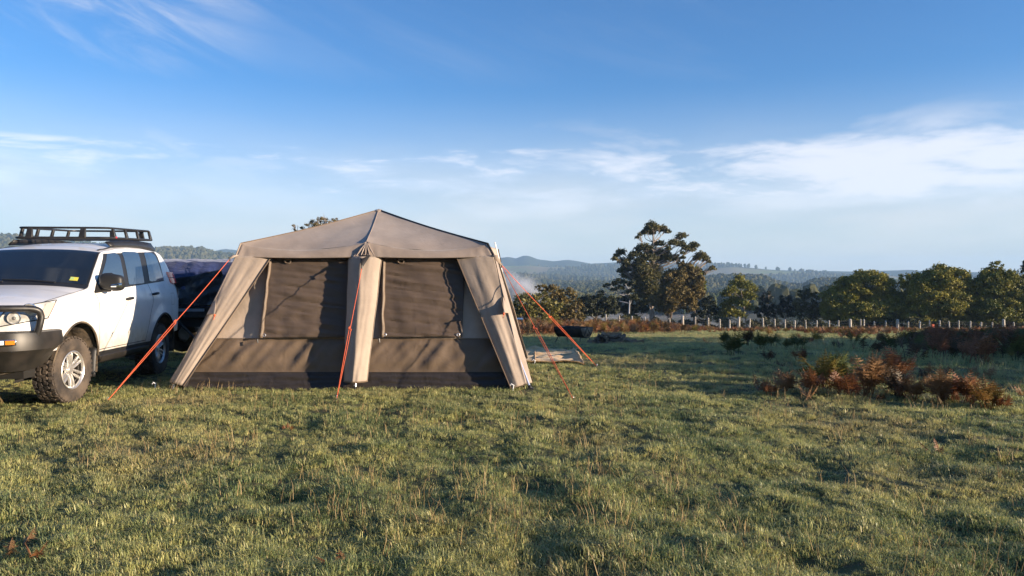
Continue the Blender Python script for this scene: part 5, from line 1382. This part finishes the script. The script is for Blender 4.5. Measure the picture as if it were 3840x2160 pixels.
pale = [(460, 830, 55, 34), (410, 870, 50, 34), (320, 885, 42, 24), (290, 905, 28, 18), (520, 850, 60, 36), (580, 880, 55, 36), (640, 860, 50, 36), (480, 920, 60, 36), (600, 960, 55, 36), (250, 970, 45, 20), (400, 940, 45, 24), (690, 930, 60, 40), (540, 1010, 55, 40), (640, 1040, 70, 44)]
tree('pale_trunked_gum', 'slim pale-trunked gum left of the tall gum tree', at(2362, 1195, 88), lobe_px(pale, z6, 0.3037, 88, 1.0, 0.9, 6), gum_leaf, mat('pale_gum_bark', (0.34, 0.34, 0.36), 0.8, var=0.2), 0.20, 170, 0.16, top=at(*z6(590, 900), 88), shell=0.3, seed=12, twigs=1)
watt = [(1150, 830, 170, 150), (1290, 700, 110, 90), (1400, 830, 120, 130), (1440, 960, 100, 110), (1120, 1010, 180, 130), (1270, 1010, 150, 130), (1050, 1150, 150, 100), (1330, 1120, 110, 110), (930, 1080, 90, 100), (1240, 630, 60, 60)]
tree('bushy_wattle', 'bushy brown-green wattle in front of the tall gum tree', at(2508, 1200, 84), ell(watt, z6, 0.3037, 84, 24, 0.34, 7), brown_leaf, bark2, 0.19, 130, 0.16, shell=0.3, seed=13, limb_n=60, twigs=1)
yw = [(1400, 760, 90, 100), (1450, 900, 90, 120), (1330, 680, 70, 60)]
tree('sunlit_wattle', 'sunlit yellow-green wattle crown on the right flank of the tall gum', at(2600, 1200, 87), ell(yw, z6, 0.3037, 86.5, 26, 0.32, 8), wattle_leaf, bark2, 0.20, 150, 0.14, shell=0.35, seed=14, limb_n=20)
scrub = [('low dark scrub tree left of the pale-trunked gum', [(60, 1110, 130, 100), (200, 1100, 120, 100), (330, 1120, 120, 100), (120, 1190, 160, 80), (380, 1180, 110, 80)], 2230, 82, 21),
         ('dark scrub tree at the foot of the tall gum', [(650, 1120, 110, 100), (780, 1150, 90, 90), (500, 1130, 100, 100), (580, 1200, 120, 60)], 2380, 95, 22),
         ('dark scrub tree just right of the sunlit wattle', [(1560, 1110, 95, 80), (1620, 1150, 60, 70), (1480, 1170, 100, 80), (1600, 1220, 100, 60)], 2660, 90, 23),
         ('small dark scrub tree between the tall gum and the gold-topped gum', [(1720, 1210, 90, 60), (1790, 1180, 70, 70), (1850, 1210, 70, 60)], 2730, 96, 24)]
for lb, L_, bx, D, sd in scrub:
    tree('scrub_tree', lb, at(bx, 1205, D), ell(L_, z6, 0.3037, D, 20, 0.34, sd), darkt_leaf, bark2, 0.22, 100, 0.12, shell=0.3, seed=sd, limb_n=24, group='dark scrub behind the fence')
# smaller trees between the tall gum and the round wattles
g1 = [(255, 375, 38, 34), (230, 420, 55, 40), (300, 430, 60, 44), (350, 460, 45, 34), (200, 465, 50, 36), (160, 490, 40, 30), (290, 500, 65, 40), (340, 510, 45, 34), (220, 540, 60, 40), (160, 570, 40, 36), (280, 560, 50, 36), (190, 620, 70, 44), (140, 640, 40, 34), (250, 640, 60, 34), (330, 590, 40, 34)]
p_ = z5(316, 690)
tree('gold_topped_gum', 'gum with a golden sunlit top behind the fence, right of the tall gum', at(p_[0], p_[1], 90), lobe_px(g1, z5, 0.5177, 90, 1.2, 0.95, 9), wattle_leaf, bark1, 0.20, 160, 0.14, shell=0.3, seed=15, twigs=1)
for lb, L_, x, D, sd, lm_ in (('narrow dark tree next to the gold-topped gum', [(460, 500, 45, 40), (450, 560, 60, 60), (480, 620, 60, 60), (410, 620, 50, 50)], 450, 94, 31, darkt_leaf),
                        ('rounded dark shrub tree second from the gold-topped gum', [(600, 530, 55, 40), (580, 590, 70, 60), (640, 610, 60, 60), (530, 640, 50, 40)], 590, 92, 32, darkt_leaf),
                        ('feathery grey-green tree left of the largest round wattle', [(730, 490, 60, 40), (790, 510, 50, 40), (700, 560, 60, 60), (780, 590, 70, 60), (740, 640, 90, 50), (820, 640, 40, 50)], 740, 90, 33, gum_leaf)):
    p_ = z5(x, 695); tree('small_tree', lb, at(p_[0], p_[1], D), ell(L_, z5, 0.5177, D, 22, 0.36, sd), lm_, bark1, 0.20, 95, 0.11, shell=0.25, seed=sd, limb_n=30, twigs=1, group='trees behind the fence')
big = [('largest round green wattle behind the fence, left of the right-hand trees', [(1190, 430, 180, 120), (1060, 420, 100, 70), (1000, 560, 150, 130), (1310, 560, 170, 120), (1150, 610, 260, 90), (1430, 630, 85, 60), (930, 630, 90, 70), (1050, 680, 150, 40), (1280, 680, 150, 40)], 1160, 88, 41),
       ('dark-sided round wattle in the middle of the right-hand trees', [(1760, 400, 170, 130), (1590, 470, 150, 130), (1720, 560, 230, 110), (1870, 500, 80, 110), (1460, 400, 60, 60), (1560, 620, 160, 70), (1850, 620, 120, 70), (1600, 680, 150, 40), (1800, 680, 150, 40), (1940, 560, 80, 90)], 1690, 86, 42),
       ('round wattle with a pointed tip at the right end of the trees', [(2110, 420, 150, 120), (2110, 290, 60, 45), (2010, 470, 90, 120), (2230, 520, 150, 160), (2100, 590, 210, 100), (2300, 450, 110, 110), (2330, 620, 120, 80), (2060, 680, 150, 40), (2250, 690, 160, 40), (2350, 520, 130, 120)], 2130, 85, 43)]
for lb, L_, x, D, sd in big:
    p_ = z5(x, 700); tree('round_wattle', lb, at(p_[0], p_[1], D), ell(L_, z5, 0.5177, D, 36, 0.27, sd), wattle_leaf, bark2, 0.19, 150, 0.20, shell=0.4, seed=sd, limb_n=30, group='round wattles behind the fence')
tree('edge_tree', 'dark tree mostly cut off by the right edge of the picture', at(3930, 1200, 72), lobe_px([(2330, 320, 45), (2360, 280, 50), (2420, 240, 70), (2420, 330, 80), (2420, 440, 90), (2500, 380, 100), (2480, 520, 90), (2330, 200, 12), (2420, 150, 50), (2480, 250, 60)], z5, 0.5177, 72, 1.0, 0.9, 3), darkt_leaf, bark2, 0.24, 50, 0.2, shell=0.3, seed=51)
# yellow-green shrub beside the tent ropes
sh = [(600, 1010, 170, 150), (830, 980, 150, 140), (470, 1080, 90, 90), (720, 1080, 200, 90), (1000, 1060, 160, 90), (600, 1190, 200, 90), (850, 1200, 220, 80), (430, 1200, 120, 80)]
tree('sunlit_shrub', 'yellow-green sunlit shrub seen between the orange ropes', at(2010, 1190, 58), ell(sh, z8, 0.276, 58, 24, 0.32, 61), yel_leaf, bark2, 0.15, 70, 0.08, shell=0.3, seed=61, limb_n=30, twigs=1, cat='shrub')
sh2 = [(1000, 880, 150, 120), (1180, 900, 150, 110), (840, 800, 100, 55), (970, 790, 50, 50), (1330, 1040, 90, 90), (1180, 1040, 150, 90), (1130, 1100, 200, 60), (1150, 1180, 200, 80), (1320, 1180, 120, 80), (1000, 1190, 140, 80)]
tree('olive_shrub', 'olive-green taller shrub right of the sunlit shrub', at(2095, 1190, 62), ell(sh2, z8, 0.276, 62, 24, 0.32, 62), brown_leaf, bark2, 0.16, 60, 0.09, shell=0.25, seed=62, limb_n=40, twigs=1, cat='shrub')
# tree tops showing over the tent roof
tt = [(1450, 400, 150, 90), (1600, 430, 130, 80), (1320, 440, 90, 70), (1100, 500, 110, 80), (1050, 560, 80, 70), (1400, 520, 160, 60), (1250, 620, 300, 70), (1700, 520, 80, 60), (1500, 700, 400, 120), (1500, 900, 500, 150), (900, 640, 120, 60), (700, 740, 120, 50), (1250, 560, 100, 60), (1850, 420, 60, 40), (2020, 400, 60, 36), (1950, 470, 120, 50), (1400, 1250, 500, 220), (1700, 1500, 550, 250), (1150, 1600, 480, 240), (1450, 1900, 600, 260)]
tree('tree_behind_tent', 'olive tree crown and bare twigs showing above the tent roof', at(1215, 1200, 84), lobe_px(tt, z7, 0.1009, 84, 0.6, 0.95, 71), brown_leaf, bark1, 0.15, 80, 0.15, shell=0.2, seed=71, twigs=6)
t2 = [(380, 650, 80, 40), (430, 640, 50, 30), (430, 810, 80, 50), (480, 850, 90, 50), (560, 1000, 200, 90), (820, 900, 160, 60), (300, 1100, 200, 80), (450, 1350, 300, 150), (650, 1600, 300, 160)]
tree('bare_tree', 'thin half-bare tree above the tent roof, left of the olive crown', at(1105, 1200, 84), lobe_px(t2, z7, 0.1009, 84, 0.5, 0.9, 72), brown_leaf, bark1, 0.13, 70, 0.12, top=at(*z7(560, 640), 84), shell=0.2, seed=72, twigs=9)
# trees standing right of the view: they throw the long shade over the paddock
shade = [(26, 4.6, 4.4, 2.0, 'wattle right of the view, nearest of the shade trees'), (27, 7.8, 5.6, 2.6, 'second wattle of the shade row right of the view'), (27, 11.4, 6.6, 2.8, 'third wattle of the shade row right of the view'), (28, 15.4, 6.6, 2.8, 'fourth wattle of the shade row right of the view'), (29, 19.6, 6.4, 2.8, 'farthest wattle of the shade row right of the view'), (25, 1.6, 3.3, 1.6, 'low wattle bush at the near end of the shade row')]
for i, (x, y, h, r, lb) in enumerate(shade):
    rnd = random.Random(80 + i); lo = []
    for k in range(34):
        zf = rnd.uniform(-0.95, 1); a = rnd.uniform(0, 6.28); q = math.sqrt(max(0.05, 1 - zf * zf)) * rnd.uniform(0.5, 0.85)
        lo.append((Vector((x + r * q * math.cos(a), y + r * q * math.sin(a), base_z(x, y) + h * 0.5 + zf * h * 0.42)), (r * 0.36, r * 0.36, h * 0.15)))
    tree('shade_wattle', lb, (x, y, 0), lo, wattle_leaf, bark2, 0.24, 40, 0.16, shell=0.2, seed=80 + i, limb_n=10, group='shade trees right of the view')

# tall forest behind the viewer (the windscreen mirrors its dark mass)
for i, (x, y, h, r) in enumerate(((-34, -17, 15, 5), (-25, -20, 17, 5.5), (-15, -19, 16, 5), (-6, -21, 18, 5.5), (3, -20, 16, 5), (12, -23, 17, 5.5), (-44, -14, 15, 5))):
    rnd = random.Random(180 + i); lo = []
    for k in range(24):
        zf = rnd.uniform(-0.95, 1); a = rnd.uniform(0, 6.28); q = math.sqrt(max(0.08, 1 - zf * zf)) * rnd.uniform(0.4, 0.85)
        lo.append((Vector((x + r * q * math.cos(a), y + r * q * math.sin(a), h * 0.52 + zf * h * 0.42)), (r * 0.42, r * 0.42, h * 0.14)))
    tree('forest_gum', 'tall dark gum in the forest row behind the viewer', (x, y, 0), lo, darkt_leaf, bark1, 0.6, 9, 0.35, shell=0.2, seed=180 + i, limb_n=8, group='forest behind the viewer')
# low dark bushes along the far side of the fence
rb_ = random.Random(5)
for i in range(26):
    px = 2150 + i * 68 + rb_.uniform(-18, 18); D = rb_.uniform(80, 87); hh = rb_.uniform(24, 62) * (0.7 if px > 3050 else 1.0)
    c0 = at(px, 1238, D); m = D / F; lo = []
    for k in range(9):
        lo.append((c0 + Vector((rb_.gauss(0, 22) * m, rb_.gauss(0, 14) * m, rb_.uniform(0.0, 1.0) * hh * m)), (rb_.uniform(13, 24) * m, 0.6, rb_.uniform(9, 15) * m)))
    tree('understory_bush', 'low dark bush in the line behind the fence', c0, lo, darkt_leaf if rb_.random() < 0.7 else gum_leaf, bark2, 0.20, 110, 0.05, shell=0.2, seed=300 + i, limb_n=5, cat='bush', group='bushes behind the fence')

# ------------------------------------------------------------------ valley mist, chimney smoke and haze
def vol_mat(name, col, dens, aniso=0.3, noise_scale=None, lo=0.4, hi=0.7):
    m = bpy.data.materials.new(name); m.use_nodes = True; t = m.node_tree; t.nodes.clear()
    v = t.nodes.new('ShaderNodeVolumePrincipled'); v.inputs['Color'].default_value = (*col, 1); v.inputs['Density'].default_value = dens; v.inputs['Anisotropy'].default_value = aniso
    o = t.nodes.new('ShaderNodeOutputMaterial'); t.links.new(v.outputs[0], o.inputs['Volume'])
    if noise_scale:
        tcn = t.nodes.new('ShaderNodeTexCoord'); n = t.nodes.new('ShaderNodeTexNoise'); n.inputs['Scale'].default_value = noise_scale; n.inputs['Detail'].default_value = 4
        t.links.new(tcn.outputs['Object'], n.inputs['Vector'])
        L = t.nodes.new('ShaderNodeVectorMath'); L.operation = 'LENGTH'; t.links.new(tcn.outputs['Object'], L.inputs[0])
        f = mathn(t, 'MULTIPLY', maprange(t, n.outputs['Fac'], lo, hi), maprange(t, L.outputs['Value'], 0.3, 1.0, 1, 0))
        t.links.new(mathn(t, 'MULTIPLY', f, dens), v.inputs['Density'])
    return m
mist_m = vol_mat('valley_mist', (0.95, 0.96, 1.0), 0.006, 0.2)
def mist(u, v):
    a = R(-2 + 34 * u); r = 190 + 260 * v
    z = -12.5 + 2.5 * noise.noise(Vector((u * 9, v * 5, 3))) + 1.2 * noise.noise(Vector((u * 25, v * 9, 5)))
    k = min(1, 8 * u, 8 * (1 - u), 5 * v, 5 * (1 - v)); z = -24 + (z + 24) * max(0.0, k) ** 0.5
    return Vector((r * math.sin(a), r * math.cos(a), z))
mm = MB().grid(mist, 60, 14); n0 = len(mm.v)
mm.v += [(v[0], v[1], -26.0) for v in mm.v]; 
mm.f += [tuple(i + n0 for i in f[::-1]) for f in mm.f[:]]
nu_, nv_ = 60, 14; idx = lambda i, j: j * (nu_ + 1) + i
for i in range(nu_):
    mm.f.append((idx(i, 0), n0 + idx(i, 0), n0 + idx(i + 1, 0), idx(i + 1, 0))); mm.f.append((idx(i + 1, nv_), n0 + idx(i + 1, nv_), n0 + idx(i, nv_), idx(i, nv_)))
for j in range(nv_):
    mm.f.append((idx(0, j + 1), n0 + idx(0, j + 1), n0 + idx(0, j), idx(0, j))); mm.f.append((idx(nu_, j), n0 + idx(nu_, j), n0 + idx(nu_, j + 1), idx(nu_, j + 1)))
mo_ = mm.build('mist', mist_m, None, weld=True); mo_['kind'] = 'stuff'
sm = MB().sphere((0, 0, 0), 1.0, 16, 10).build('smoke', vol_mat('campfire_smoke', (0.9, 0.93, 1.0), 1.3, 0.2, 1.6, 0.40, 0.75), None, weld=True)
sm.location = at(1935, 1080, 105); sm.scale = (5.6, 3.2, 2.8); sm.rotation_euler = (0, R(20), 0); sm['kind'] = 'stuff'
hb = MB().box((0, 0, 45), (8200, 8200, 146)).build('haze', vol_mat('morning_haze', (0.44, 0.68, 1.0), 0.00023, 0.0), None, smooth=False); hb['kind'] = 'stuff'
